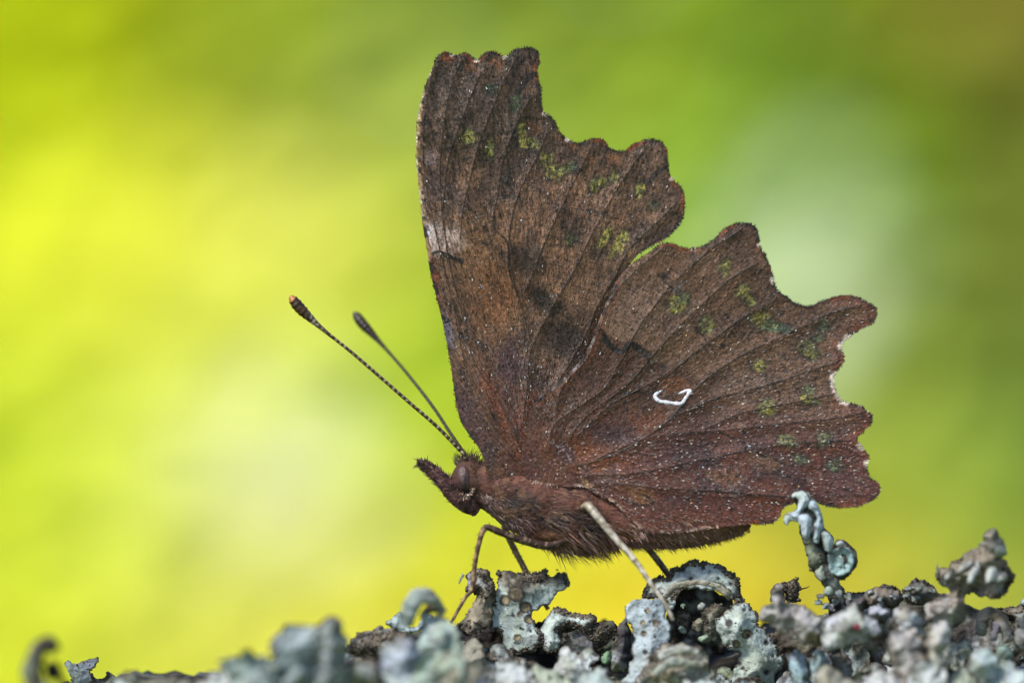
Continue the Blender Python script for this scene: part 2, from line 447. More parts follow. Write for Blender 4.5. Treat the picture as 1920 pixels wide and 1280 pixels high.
G2 = [(z3(560, 575), 15, 14, 0, .85, .1), (z3(595, 525), 12, 10, 0, .5, .5), (z3(740, 695), 12, 14, 0, .75, .3), (z3(860, 330), 9, 14, 0, .9, .1), (z3(968, 485), 11, 13, 0, .9, .1),
      (z3(1015, 540), 11, 9, 30, .8, .1), (z3(1080, 660), 16, 15, 0, .8, .05), (z3(1160, 705), 22, 9, 8, .6, .7), (z3(1235, 712), 10, 7, 0, .45, 1), (z3(1370, 830), 14, 14, 0, .7, .4),
      (z3(1400, 880), 12, 8, 0, .7, .2), (z3(1470, 700), 9, 11, 0, .5, .6), (z3(1430, 770), 8, 8, 0, .5, .6), (z3(1068, 945), 13, 9, -10, .95, .1), (z3(1358, 1140), 11, 13, 0, 1, 0),
      (z3(1380, 1090), 8, 9, 0, .5, .5), (z3(1115, 1205), 13, 15, 0, .9, .1), (z4(1290, 455), 17, 9, 10, .8, .4), (z4(1500, 440), 13, 11, -20, .6, .6), (z4(1360, 560), 13, 9, 20, .65, .5),
      (z4(1565, 600), 12, 11, 0, .5, .7), (z4(1440, 230), 9, 6, 0, .6, .5)]
WHITE_NOTCH = [(1022, 214, 8), (1066, 263, 9), (848, 104, 6), (893, 113, 7), (946, 108, 7), (1588, 634, 9), (1577, 648, 12), (1562, 706, 12), (1562, 720, 12), (1568, 738, 12), (1582, 754, 11),
               (1447, 527, 9), (1424, 460, 6), (1613, 838, 9), (1625, 868, 8), (1258, 337, 6), (1300, 467, 6)]
BROWN_ORANGE = lin((150, 66, 22))


def vein_field(x, y, veins):
    best = np.full(x.shape, 1e9)
    for v in veins:
        m = (x > v[:, 0].min() - 40) & (x < v[:, 0].max() + 40) & (y > v[:, 1].min() - 40) & (y < v[:, 1].max() + 40)
        if m.any():
            d = seg_dist(x[m], y[m], v)[0]
            best[m] = np.minimum(best[m], d)
    return np.minimum(best, 60)


def blob(x, y, cx, cy, rx, ry, ang=0, seed=0, rag=.35, soft=.25, ns=9):
    a = math.radians(ang); dx = x - cx; dy = y - cy
    u = (dx * math.cos(a) + dy * math.sin(a)) / rx; v = (-dx * math.sin(a) + dy * math.cos(a)) / ry
    r = np.sqrt(u * u + v * v) + rag * (fbm(x, y, ns, seed, 3) - .5) * 2
    return 1 - sm(1 - soft, 1 + soft, r)


def line_mask(x, y, pts, w, seed=0, rag=1.0):
    p = catmull(pts, 5)
    m = (x > p[:, 0].min() - 30) & (x < p[:, 0].max() + 30) & (y > p[:, 1].min() - 30) & (y < p[:, 1].max() + 30)
    r = np.zeros(x.shape)
    if m.any():
        d = seg_dist(x[m] + rag * 6 * (fbm(x[m], y[m], 7, seed, 2) - .5), y[m] + rag * 6 * (fbm(x[m], y[m], 7, seed + 5, 2) - .5), p)[0]
        r[m] = 1 - sm(w * .5, w * 1.1, d)
    return r


def scale_grain(x, y, bx, by, seed, stk):
    """rows of scales: fine cross bands along the rays from the wing root, streaks, and grains"""
    dx = x - bx; dy = y - by; r = np.hypot(dx, dy); th = np.arctan2(dy, dx)
    rows = np.sin(2 * np.pi * (r / 5.4 + 1.2 * fbm(x, y, 30, seed, 2)))
    streak = noise(th * 150, r / 16, seed + 3) - .5
    grain = noise(x / 2.4, y / 2.4, seed + 7) - .5
    grain2 = noise(x / 5.2, y / 5.2, seed + 8) - .5
    glint = sm(.72, .9, noise(th * 260, r / 7, seed + 11)) * sm(.35, .65, fbm(x, y, 80, seed + 12, 2))  # scale glints painted into the colour as bright streaks
    fine = noise(th * 330, r / 8, seed + 21) - .5
    crack = sm(.70, .82, noise(th * 22, r / 3.4, seed + 22)) * sm(.4, .6, fbm(x, y, 70, seed + 23, 2))
    return 1 + .16 * rows + stk * streak + 1.15 * stk * fine + .42 * grain + .2 * grain2 - .65 * crack + 1.1 * glint * stk


def greens(c, x, y, patches, seed):
    for k, ((gx_, gy_), rx, ry, ang, st, teal) in enumerate(patches):
        m = (abs(x - gx_) < 45) & (abs(y - gy_) < 45)
        if not m.any(): continue
        X = x[m]; Y = y[m]
        halo = blob(X, Y, gx_, gy_, rx * 1.55, ry * 1.4, ang, seed + k, .5, .45, 8) * .75
        core = blob(X, Y, gx_, gy_, rx, ry, ang, seed + k + 60, .75, .45, 8)
        core = core * (.12 + .88 * sm(.22, .55, noise(X / 3.6, Y / 3.6, seed + 31)))
        g = mix(np.broadcast_to(lin((150, 146, 72)), X.shape + (3,)), np.broadcast_to(lin((88, 128, 112)), X.shape + (3,)), np.clip(teal + .6 * (noise(X / 6, Y / 6, seed + 9) - .5), 0, 1))
        cc = mix(c[m], np.broadcast_to(lin((38, 36, 28)), X.shape + (3,)), halo)
        c[m] = mix(cc, g * (.65 + 1.0 * noise(X / 2.5, Y / 2.5, seed + 3))[:, None], core * min(1, st * .95))
    return c


def paint(c, col, m):
    return mix(c, np.broadcast_to(lin(col), c.shape), np.clip(m, 0, 1))


def fw_color(x, y, d, dv):
    n1 = fbm(x, y, 70, 1); n2 = fbm(x, y, 26, 2)
    c = np.broadcast_to(lin((103, 79, 65)), x.shape + (3,)).copy()
    c = paint(c, (80, 66, 59), sm(480, 200, y) * .9)                                   # greyer towards the tip
    c = paint(c, (122, 92, 73), blob(x, y, 1070, 400, 150, 95, -40, 11, .35, .6, 60) * .85)
    c = paint(c, (124, 92, 62), blob(x, y, 900, 470, 60, 75, 0, 12, .3, .6, 40) * .75)
    c = paint(c, (88, 48, 32), sm(600, 840, y) * .85)                                  # red-brown root
    c = paint(c, (70, 52, 48), sm(.5, .72, n1) * .7)
    c = paint(c, (128, 98, 74), sm(.52, .78, n2) * .35)
    c = paint(c, (60, 48, 44), sm(.52, .72, fbm(x, y, 40, 31)) * .6)
    c = paint(c, (138, 108, 84), sm(.54, .72, fbm(x, y, 55, 33)) * .5 * sm(250, 330, y) * sm(760, 600, y))
    # dark bands and purple patches of the inner half
    c = paint(c, (42, 27, 17), blob(x, y, 975, 490, 40, 30, 20, 21, .5, .5, 16) * .85)
    c = paint(c, (38, 24, 17), blob(x, y, 1020, 565, 50, 20, 32, 22, .5, .5, 14) * .95)
    c = paint(c, (44, 28, 23), blob(x, y, 1058, 640, 58, 34, 32, 23, .5, .5, 16) * .9)
    c = paint(c, (134, 90, 56), blob(x, y, 930, 565, 42, 55, 0, 24, .5, .7, 20) * .7)
    c = paint(c, (76, 52, 58), blob(x, y, 955, 680, 28, 32, 10, 25, .35, .3, 18) * .9)
    c = paint(c, (78, 56, 62), blob(x, y, 888, 800, 22, 70, -22, 26, .4, .5, 18) * .6)
    c = paint(c, (74, 52, 60), blob(x, y, 960, 760, 12, 40, -20, 27, .4, .5, 18) * .5)
    c = paint(c, (130, 66, 34), blob(x, y, 930, 760, 10, 90, -22, 28, .5, .6, 18) * .5)
    c = paint(c, (120, 64, 38), blob(x, y, 1000, 800, 30, 60, 0, 29, .5, .6, 18) * .4)
    # pale lilac patch on the leading edge and what borders it
    lil = blob(x, y, 822, 455, 44, 34, -12, 41, .4, .35, 20) * sm(486, 468, y - (x - 805) * .14)
    c = paint(c, (196, 176, 174), lil * (.4 + .75 * noise(x / 3, y / 14, 44)))
    c = paint(c, (222, 222, 236), lil * sm(830, 800, x) * sm(.35, .6, noise(x / 5, y / 16, 45)))
    c = paint(c, (142, 124, 130), blob(x, y, 806, 296, 11, 16, 0, 46, .5, .5, 9) * .8)
    c = paint(c, (22, 16, 14), line_mask(x, y, [(806, 478), (822, 473), (836, 477), (850, 485), (868, 491)], 5, 47))
    c = paint(c, (118, 58, 34), blob(x, y, 812, 515, 9, 42, -12, 48, .6, .4, 9) * .8)
    c = paint(c, (120, 116, 140), blob(x, y, 840, 620, 9, 30, -12, 49, .3, .4, 9) * .8)
    c = paint(c, (24, 20, 18), line_mask(x, y, [(826, 606), (845, 600)], 2.5, 50))
    for k, (u, v) in enumerate([(850, 575), (862, 600), (868, 700), (880, 722), (905, 650), (1058, 425), (930, 785), (968, 812)]):
        c = paint(c, (28, 22, 20), blob(x, y, u, v, 7, 12, -25, 51 + k, .7, .5, 7) * .7)
    # leading-edge rim: tan with dark bars, then brown lower down
    edge = sm(9, 5, d) * (x < 905) * sm(95, 150, y) * (x < 780 + 60 + 0.42 * np.maximum(y - 480, 0))
    up = sm(500, 470, y)
    bars = sm(.42, .56, noise(y / 10, x / 60, 60))
    c = paint(c, (176, 150, 116), edge * up * bars); c = paint(c, (60, 42, 32), edge * up * (1 - bars))
    c = paint(c, (232, 224, 204), edge * up * sm(3.4, 1.8, d) * sm(.25, .5, noise(y / 26, 3, 61)))
    c = paint(c, (40, 34, 36), edge * (1 - up) * sm(.5, .62, noise(y / 9, 7, 62)))
    c = paint(c, (150, 116, 84), line_mask(x, y, FV[0][::3], 2.2, 63) * .55 * sm(.35, .6, noise(x / 7, y / 7, 64)))
    # outer margin: orange lobes, dark line
    outer = (x > 815) & (y < 470)
    rim = sm(8, 3, d) * outer
    c = paint(c, (140, 68, 30), rim * sm(.5, .68, fbm(x, y, 34, 65, 2)) * .75)
    c = paint(c, (36, 26, 22), rim * sm(.60, .45, fbm(x, y, 34, 65, 2)) * .75)
    c = paint(c, (136, 76, 38), blob(x, y, 840, 108, 16, 9, 0, 66, .3, .4) * .9)
    for (u, v) in [(1050, 255), (1075, 275), (1100, 295), (1000, 240), (930, 120), (880, 125), (1150, 300)]:
        c = paint(c, (126, 80, 44), blob(x, y, u, v, 14, 8, 40, 67, .8, .6, 8) * .45)
    for (u, v, r) in WHITE_NOTCH:
        c = paint(c, (214, 204, 198), blob(x, y, u, v, r * .8, r * .65, 0, 68, .6, .4, 5) * sm(7, 3, d))
    # shadow-coloured folds and tip band, blackish dots, bluish dusting
    c = paint(c, (40, 32, 32), line_mask(x, y, [(1005, 135), (985, 155), (970, 175)], 6, 69))
    c = paint(c, (34, 27, 25), line_mask(x, y, [z1(1420, 740), z1(1370, 770), z1(1320, 820)], 6, 70) * .8)
    for k, (u, v) in enumerate([z1(245, 570), z1(550, 810), z1(785, 795), z1(470, 330), z1(590, 400), z1(905, 1130)]):
        c = paint(c, (20, 17, 17), blob(x, y, u, v, 7, 10, 0, 71 + k, .7, .5, 6) * .85)
    dust = sm(.66, .78, noise(x / 3, y / 5, 80)) * sm(.5, .65, fbm(x, y, 60, 81))
    c = paint(c, (134, 130, 134), dust * .4 * sm(520, 420, y))
    c = greens(c, x, y, G1, 90)
    vis = .35 + .6 * sm(.35, .6, fbm(x, y, 50, 85, 2))
    c = paint(c, (132, 104, 84), np.exp(-((dv - 3) / 1.3) ** 2) * .2)
    c = paint(c, (36, 23, 18), np.exp(-(dv / 1.5) ** 2) * vis * (1 - .6 * sm(520, 660, y)))
    c = c * np.clip(scale_grain(x, y, 1000, 900, 120, .95), .2, 2.8)[:, None] * np.array([1.0, .9, .79])
    return c


def hw_color(x, y, d, dv):
    n1 = fbm(x, y, 60, 201); n2 = fbm(x, y, 24, 202)
    c = np.broadcast_to(lin((110, 84, 68)), x.shape + (3,)).copy()
    c = paint(c, (116, 88, 70), sm(.5, .75, n2) * .45)
    c = paint(c, (74, 54, 46), sm(.52, .72, n1) * .65)
    # the inner half is darker and warmer, with a sharp border on top
    edgew = 3 + 60 * sm(1215, 1330, x)
    inner = sm(edgew, -edgew, (x - 1170) * .46 - (y - 645) * .89 + 22 * (n2 - .5) * sm(1210, 1260, x))
    bord = line_mask(x, y, [z3(85, 730), z3(110, 775), z3(150, 825), z3(190, 855), z3(235, 850), z3(270, 812), z3(320, 838), z3(395, 888)], 7, 203, .3)
    c = paint(c, (128, 104, 90), blob(x, y, 1175, 590, 62, 62, 0, 240, .3, .5, 40) * .8)
    c = paint(c, (76, 49, 34), inner * .94)
    c = paint(c, (16, 11, 9), bord)
    c = paint(c, (108, 62, 34), inner * sm(.5, .72, fbm(x, y, 34, 204)) * .5 * sm(700, 820, y))
    low = sm(760, 880, y + (x - 1100) * .05)
    c = paint(c, (94, 50, 38), low * .8)
    c = paint(c, (66, 42, 46), low * sm(.5, .68, fbm(x, y, 55, 205)) * .75)
    c = paint(c, (106, 60, 48), sm(920, 965, y) * .6)
    c = paint(c, (126, 70, 30), blob(x, y, 1110, 858, 60, 24, 10, 206, .7, .6, 14) * .6)
    c = paint(c, (120, 66, 32), blob(x, y, 1220, 790, 36, 14, -30, 207, .7, .6, 14) * .45)
    c = paint(c, (122, 76, 38), blob(x, y, 1262, 724, 30, 14, 0, 208, .6, .6, 10) * .6)
    c = paint(c, (60, 40, 44), blob(x, y, 1150, 810, 50, 18, 10, 209, .5, .5, 16) * .7)
    c = paint(c, (62, 40, 46), blob(x, y, 1290, 860, 60, 26, 5, 210, .5, .5, 16) * .6)
    c = paint(c, (96, 66, 70), blob(x, y, 1590, 905, 55, 35, 0, 211, .4, .6, 20) * .6)
    c = paint(c, (132, 92, 56), blob(x, y, 1200, 925, 26, 16, 20, 212, .4, .4, 12) * .7)
    c = paint(c, (120, 82, 50), blob(x, y, 1355, 895, 34, 13, 12, 213, .4, .4, 12) * .5)
    c = paint(c, (124, 92, 66), blob(x, y, 1435, 865, 40, 14, 12, 214, .4, .4, 12) * .5)
    for pts, w in [([z4(890, 400), z4(980, 440), z4(1080, 490), z4(1140, 540), z4(1200, 550), z4(1270, 600), z4(1200, 640), z4(1290, 660), z4(1380, 710)], 2.2),
                   ([z4(320, 780), z4(400, 815), z4(470, 825), z4(510, 805), z4(455, 765)], 2.2), ([z4(410, 690), z4(400, 720)], 2.5), ([z4(800, 650), z4(830, 690), z4(900, 730)], 1.8),
                   ([z4(330, 180), z4(420, 170), z4(500, 185)], 3), ([z4(600, 330), z4(640, 290), z4(700, 235)], 3.5), ([z4(230, 550), z4(290, 525), z4(340, 500)], 2.5)]:
        c = paint(c, (24, 15, 13), line_mask(x, y, pts, w, 215, .5) * .9)
    # the front (top) edge of the wing: grey-blue and dark dashes, rust behind
    cd, _, _, cs = seg_dist(x, y, catmull([(1154, 538), (1138, 565), (1124, 597), (1111, 634), (1095, 666), (1075, 689), (1052, 712), (1029, 732), (1010, 748)], 5))
    m = sm(9, 5, cd)
    dash = noise(cs / 9, 4.5, 216)
    c = paint(c, (142, 144, 156), m * sm(.6, .72, dash) * sm(3.4, 1.4, abs(cd - 3)) * .75)
    c = paint(c, (34, 29, 32), m * sm(.5, .36, dash) * .9)
    c = paint(c, (124, 66, 36), sm(18, 8, cd) * (1 - m) * .5)
    # outer margin
    outer = ((y < 480) & (x > 1225)) | (x > 1405)
    rim = sm(7, 3, d) * outer
    c = paint(c, (140, 68, 30), rim * sm(.5, .68, fbm(x, y, 36, 217, 2)) * .7)
    c = paint(c, (42, 26, 22), rim * sm(.6, .45, fbm(x, y, 36, 217, 2)) * .8)
    c = paint(c, (110, 62, 50), sm(26, 10, d) * (x > 1560) * .45)
    for (u, v, r) in WHITE_NOTCH:
        c = paint(c, (218, 210, 206), blob(x, y, u, v, r * .85, r * .7, 0, 218, .6, .4, 5) * sm(8, 3, d))
    c = paint(c, (188, 160, 150), sm(7, 2, d) * (y > 900) * (x < 1350) * sm(.5, .6, noise(x / 8, y / 8, 219)))
    for k, (u, v) in enumerate([z3(840, 825), z3(480, 385), z3(1200, 620), z3(470, 950)]):
        c = paint(c, (24, 18, 18), blob(x, y, u, v, 8, 6, 0, 220 + k, .7, .5, 6) * .75)
    dust = sm(.66, .8, noise(x / 4, y / 4, 230)) * sm(.5, .66, fbm(x, y, 60, 231))
    c = paint(c, (136, 130, 130), dust * .35)
    c = paint(c, (126, 134, 150), line_mask(x, y, [z3(590, 430), z3(540, 490)], 3, 232) * .7)
    # humeral plate at the wing root
    pl = blob(x, y, 1040, 872, 36, 40, 20, 233, .12, .12, 20)
    c = paint(c, (96, 60, 40), pl * .6)
    c = paint(c, (66, 46, 54), blob(x, y, 1060, 850, 22, 18, 40, 234, .2, .3, 10) * .7)
    c = paint(c, (190, 184, 200), line_mask(x, y, [(1040, 834), (1050, 838), (1062, 850), (1070, 866)], 1.2, 235, .4) * .45)
    c = paint(c, (176, 140, 100), blob(x, y, 1100, 905, 11, 5, 30, 236, .8, .4, 4) * .7)
    c = greens(c, x, y, G2, 290)
    vis = .3 + .6 * sm(.35, .6, fbm(x, y, 50, 285, 2))
    c = paint(c, (36, 22, 18), np.exp(-(dv / 1.6) ** 2) * vis * (1 - .6 * sm(1330, 1180, x)))
    # the white comma
    c = c * np.clip(scale_grain(x, y, 1030, 860, 320, .6), .2, 2.8)[:, None] * np.array([1.0, .9, .79])
    return c


def body_axis(x):
    return np.interp(x, [800, 950, 1050, 1150, 1250, 1450, 1700], [900, 915, 930, 965, 985, 985, 985])


def fw_depth(x, y, dv):
    t = sm(0, 330, body_axis(x) - y)
    return -44 + 36 * t + 2.4 * sm(0, 20, dv) - .8 * np.exp(-(dv / 2.0) ** 2) + 16 * (fbm(x, y, 160, 300, 2) - .5)


def hw_depth(x, y, dv):
    t = sm(0, 330, body_axis(x) - y) * .9 + .1 * sm(1300, 1600, x)
    return -54 + 38 * t + 2.4 * sm(0, 20, dv) - .8 * np.exp(-(dv / 2.0) ** 2) + 16 * (fbm(x, y, 150, 310, 2) - .5)


butterfly = thing('butterfly', W(1060, 1045, 0), 'brown ragged winged butterfly with closed wings perched on lichen', 'butterfly')


def build_wing(name, outline, veins, colorf, depthf, root, seed, nscale, nwhite, fringe_ok, near=True):
    rngw = np.random.default_rng(seed)
    ol = catmull(outline, 3.0, True)
    g = 1.7 if near else 5.0
    x, y, d, F, rim = sheet_grid(ol, g)
    dv = vein_field(x, y, veins)
    dep = depthf(x, y, dv)
    if near:
        c = colorf(x, y, d, dv)
        dep = dep + rngw.normal(0, .16, len(x)) + .7 * (noise(x / 5, y / 5, seed) - .5)
    else:
        dep = 16 - dep * 0 + np.abs(dep + 8)
        c = colorf(x, y, d, dv)
    o = mesh_obj(name, W(x, y, dep), F, M_WING, butterfly, colors=c * CK)
    # fringe of hair scales along the outer margin
    s = np.cumsum(np.concatenate([[0], np.linalg.norm(np.diff(np.vstack([ol, ol[:1]]), axis=0), axis=1)]))
    q = np.arange(0, s[-1], 1.5 if near else 2.2) + rngw.uniform(-.5, .5, len(np.arange(0, s[-1], 1.5 if near else 2.2)))
    cl = np.vstack([ol, ol[:1]])
    qx = np.interp(q, s, cl[:, 0]); qy = np.interp(q, s, cl[:, 1])
    tx = np.interp(q + 2, s, cl[:, 0]) - np.interp(q - 2, s, cl[:, 0]); ty = np.interp(q + 2, s, cl[:, 1]) - np.interp(q - 2, s, cl[:, 1])
    nx_, ny_ = ty, -tx
    nn = np.hypot(nx_, ny_) + 1e-9; nx_ /= nn; ny_ /= nn
    flip = inside(qx + nx_ * 3, qy + ny_ * 3, ol); nx_[flip] *= -1; ny_[flip] *= -1
    keep = fringe_ok(qx, qy)
    qx, qy, nx_, ny_, q = qx[keep], qy[keep], nx_[keep], ny_[keep], q[keep]
    n = len(qx)
    clump = noise(q / 5, 0 * q, seed + 4)
    ln = (3.0 + 4.5 * clump) * rngw.uniform(.7, 1.25, n)
    dirs = np.stack([nx_ + rngw.normal(0, .3, n), ny_ + rngw.normal(0, .3, n), rngw.normal(0, .25, n)], -1)
    rootp = np.stack([qx - nx_ * 1.5, qy - ny_ * 1.5, depthf(qx, qy, np.full(n, 30.)) * (1 if near else 0) + (0 if near else 24)], -1)
    V, Fb = blades(rootp, dirs, ln, rngw.uniform(1.3, 2.4, n))
    dark = lin((44, 30, 26)); org = lin((108, 62, 36)); wht = lin((225, 216, 205))
    fc = mix(np.broadcast_to(dark, (n, 3)), np.broadcast_to(org, (n, 3)), sm(.5, .66, fbm(qx, qy, 36, 217 if 'hind' in name else 65, 2)) * .8)
    wm = np.zeros(n)
    for (u, v, r) in WHITE_NOTCH:
        wm = np.maximum(wm, (np.hypot(qx - u, qy - v) < r * (1.05 if u > 1500 else .8)) * (noise(qx / 3, qy / 3, 77) > (.25 if u > 1500 else .45)))
    fc = mix(fc, np.broadcast_to(wht, (n, 3)), wm * .9)
    fc = fc * rngw.uniform(.6, 1.4, (n, 1))
    fo = mesh_obj('fringe', px(V), Fb, M_SCALE, o, colors=np.repeat(fc, 5, 0) * CK, smooth=False); fo['kind'] = 'stuff'
    if not near: return o
    # raised vein ribs
    for v in veins:
        vv = catmull(v[::2], 4)
        m = inside(vv[:, 0], vv[:, 1], ol); vv = vv[m]
        if len(vv) < 4: continue
        dd = depthf(vv[:, 0], vv[:, 1], np.zeros(len(vv))) + .2
        r = np.linspace(.5, .75, len(vv))
        Vt, Ft = ring_tube(np.column_stack([vv, dd]), r, 5, 1.0)
        fade_ = sm(520, 660, Vt[:, 1]) if 'fore' in name else sm(1330, 1180, Vt[:, 0])
        vc = mix(np.broadcast_to(lin((36, 24, 19)), Vt.shape), np.broadcast_to(lin((92, 62, 46)), Vt.shape), fade_ * .85) * (.4 + 1.1 * noise(Vt[:, 0] / 6, Vt[:, 1] / 6, seed + 9))[:, None]
        mesh_obj('vein', px(Vt), Ft, M_SCALE, o, colors=vc * CK)
    # loose brown scales standing off the surface
    k = rngw.integers(0, len(x), nscale)
    jx = x[k] + rngw.uniform(-1, 1, nscale); jy = y[k] + rngw.uniform(-1, 1, nscale)
    rx, ry = jx - root[0], jy - root[1]; rl = np.hypot(rx, ry) + 1e-6
    dirs = np.stack([rx / rl + rngw.normal(0, .18, nscale), ry / rl + rngw.normal(0, .18, nscale), -np.abs(rngw.normal(.22, .14, nscale))], -1)
    side = np.stack([-ry / rl, rx / rl, rngw.normal(0, .25, nscale)], -1)
    rt = np.stack([jx, jy, dep[k] - .1], -1)
    V, Fb = blades(rt, dirs, rngw.uniform(3.5, 7.0, nscale), rngw.uniform(.9, 1.8, nscale), side)
    sc = c[k] * rngw.uniform(.4, 1.85, (nscale, 1))
    so = mesh_obj('scales', px(V), Fb, M_SCALE, o, colors=np.repeat(sc, 5, 0) * CK, smooth=False); so['kind'] = 'stuff'
    # white and cream scales
    k = rngw.permutation(len(x))
    wgt = .05 + fbm(x[k], y[k], 70, seed + 15, 3) + .35 * sm(500, 800, y[k])
    k = k[(rngw.uniform(0, 1.1, len(k)) < wgt ** 3) & (d[k] > 9)][:nwhite]
    m = len(k)
    rx, ry = x[k] - root[0], y[k] - root[1]; rl = np.hypot(rx, ry) + 1e-6
    dirs = np.stack([rx / rl + rngw.normal(0, .25, m), ry / rl + rngw.normal(0, .25, m), -np.abs(rngw.normal(.12, .08, m))], -1)
    side = np.stack([-ry / rl, rx / rl, rngw.normal(0, .15, m)], -1)
    V, Fb = blades(np.stack([x[k], y[k], dep[k] - .8], -1), dirs, rngw.uniform(2.0, 5.5, m), rngw.gamma(2.2, .42, m) + .6, side)
    pal = np.array([lin((236, 232, 232)), lin((226, 206, 180)), lin((190, 206, 222)), lin((216, 170, 120))])
    wc = pal[rngw.choice(4, m, p=[.5, .28, .12, .1])] * np.where(rngw.random((m, 1)) < .35, rngw.uniform(1.0, 1.45, (m, 1)), rngw.uniform(.2, .55, (m, 1)))
    wo = mesh_obj('white_scales', px(V), Fb, M_WHITE, o, colors=np.repeat(wc, 5, 0) * CK, smooth=False); wo['kind'] = 'stuff'
    return o


forewing = build_wing('forewing', FW, FV, fw_color, fw_depth, (1000, 900), 11, 20000, 480,
                      lambda qx, qy: ((qy < 475) & (qx > 815)))
hindwing = build_wing('hindwing', HW, HV, hw_color, hw_depth, (1030, 860), 12, 20000, 520,
                      lambda qx, qy: ((qy < 472) & (qx > 1225)) | (qx > 1408) | ((qy > 965) & (qx > 1180)))
build_wing('forewing', FW, FV, fw_color, fw_depth, (1000, 900), 13, 0, 0, lambda qx, qy: ((qy < 475) & (qx > 815)), near=False)
build_wing('hindwing', HW, HV, hw_color, hw_depth, (1030, 860), 14, 0, 0, lambda qx, qy: ((qy < 472) & (qx > 1225)) | (qx > 1408), near=False)

# the white comma mark: a curved patch of white scales a little proud of the wing
CM = np.array([(670, 405), (590, 450), (545, 500), (600, 570), (700, 590), (800, 605), (880, 612), (950, 605), (1000, 540), (1050, 460), (1075, 425), (1030, 418), (960, 440), (890, 462)], float)
CM = np.column_stack([1160 + CM[:, 0] / 8, 680 + CM[:, 1] / 8])
cw = np.array([1.0, 2.5, 3.5, 3.8, 3.5, 3.4, 3.9, 4.3, 3.7, 3.4, 3.9, 3.3, 2.6, 1.1])
cm = catmull(np.column_stack([CM, cw]), 1.5)
cdv = vein_field(cm[:, 0], cm[:, 1], HV)
cm_w = cm[:, 2] * (1 + .22 * (noise(np.arange(len(cm)) / 2.5, 0 * cm[:, 0], 5) - .5) * 2)
Vc, Fc = ring_tube(np.column_stack([cm[:, 0], cm[:, 1], hw_depth(cm[:, 0], cm[:, 1], cdv) - .4]), cm_w, 8, .35, .15, 3)
mesh_obj('comma_mark', px(Vc), Fc, M_WHITE, hindwing, colors=np.broadcast_to(lin((232, 232, 242)), (len(Vc), 3)) * .66 * (.6 + .55 * noise(Vc[:, 0] / 2, Vc[:, 1] / 2, 9))[:, None])

# body: one continuous lofted surface, head - thorax - abdomen
BODY = np.array([(842, 906, 4, 4), (850, 902, 20, 18), (866, 897, 37, 30), (884, 900, 43, 35), (900, 908, 42, 36), (916, 914, 48, 42), (950, 926, 62, 50), (1000, 942, 74, 56),
                 (1050, 955, 79, 58), (1100, 964, 74, 56), (1140, 972, 60, 50), (1180, 975, 51, 52), (1240, 977, 50, 54), (1300, 977, 45, 50), (1350, 979, 34, 38), (1390, 983, 17, 14),
                 (1408, 985, 2, 2)], float)
bd = catmull(BODY, 4.0)
ph = np.linspace(0, 2 * np.pi, 56, endpoint=False)
bx_ = bd[:, 0:1] + 0 * ph; by_ = bd[:, 1:2] - bd[:, 2:3] * np.cos(ph); bz_ = -bd[:, 3:4] * np.sin(ph)
lump = (fbm(bx_ + 3 * bz_, by_, 26, 400) - .5) * 12 + (fbm(bx_, by_ + bz_, 9, 401, 2) - .5) * 4
fade = np.minimum(1, bd[:, 2:3] / 30)
by_ = by_ - np.cos(ph) * lump * fade; bz_ = bz_ - np.sin(ph) * lump * fade
nb, sb = bx_.shape; bi = np.arange(nb * sb).reshape(nb, sb); bj = np.roll(bi, -1, 1)
BF = np.stack([bi[:-1], bj[:-1], bj[1:], bi[1:]], -1).reshape(-1, 4)


def body_color(x, y, z):
    c = np.broadcast_to(lin((122, 78, 64)), x.shape + (3,)).copy()
    c = paint(c, (104, 70, 66), sm(.48, .7, fbm(x + z, y, 40, 410)) * .6)
    c = paint(c, (62, 42, 36), sm(.5, .68, fbm(x + z, y, 22, 411)) * .6)
    c = paint(c, (124, 100, 100), blob(x, y, 935, 975, 66, 26, 28, 412, .5, .6, 14) * .85)
    c = paint(c, (112, 58, 36), blob(x, y, 1030, 990, 30, 30, 0, 413, .5, .6, 14) * .6)
    c = paint(c, (54, 48, 50), blob(x, y, 1045, 975, 40, 18, -10, 414, .6, .6, 12) * .95)
    c = paint(c, (54, 48, 46), blob(x, y, 985, 945, 36, 20, 0, 415, .6, .6, 12) * .9)
    c = paint(c, (34, 26, 24), blob(x, y, 1105, 990, 20, 40, -20, 416, .6, .6, 12) * .85)
    c = paint(c, (150, 112, 84), sm(.6, .72, fbm(x + z, y, 16, 417, 3)) * .5)
    c = paint(c, (132, 98, 74), sm(1180, 1260, x) * .75)  # abdomen painted lighter to offset the shade of the wing above
    c = paint(c, (76, 52, 44), sm(915, 895, x) * .8)
    return c


body = mesh_obj('body', W(bx_, by_, bz_).reshape(-1, 3), BF, M_BODY, butterfly, colors=body_color(bx_.ravel(), by_.ravel(), bz_.ravel()) * CK)

# fur
rf = np.random.default_rng(21)
nf = 10800
si = np.concatenate([rf.uniform(1, nb - 3, 9300), rf.uniform(2, 19, 1500)]); fi = rf.uniform(0, 2 * np.pi, nf)
i0 = si.astype(int)
cx_, cy_, hv_, hd_ = [bd[i0, k] + (bd[i0 + 1, k] - bd[i0, k]) * (si - i0) for k in range(4)]
fx = cx_; fy = cy_ - hv_ * np.cos(fi); fz = -hd_ * np.sin(fi)
nrm = np.stack([0 * fx, -np.cos(fi), -np.sin(fi)], -1)
flow = np.stack([np.ones(nf), .12 + .5 * np.clip(-np.cos(fi), 0, 1), np.zeros(nf)], -1)
curl = np.stack([fbm(fx, fy, 40, 420) - .5, fbm(fx, fy, 40, 430) - .5, fbm(fx, fz, 40, 440) - .5], -1) * 1.6
fd = flow + nrm * rf.uniform(.15, .7, (nf, 1)) + curl + rf.normal(0, .16, (nf, 3))
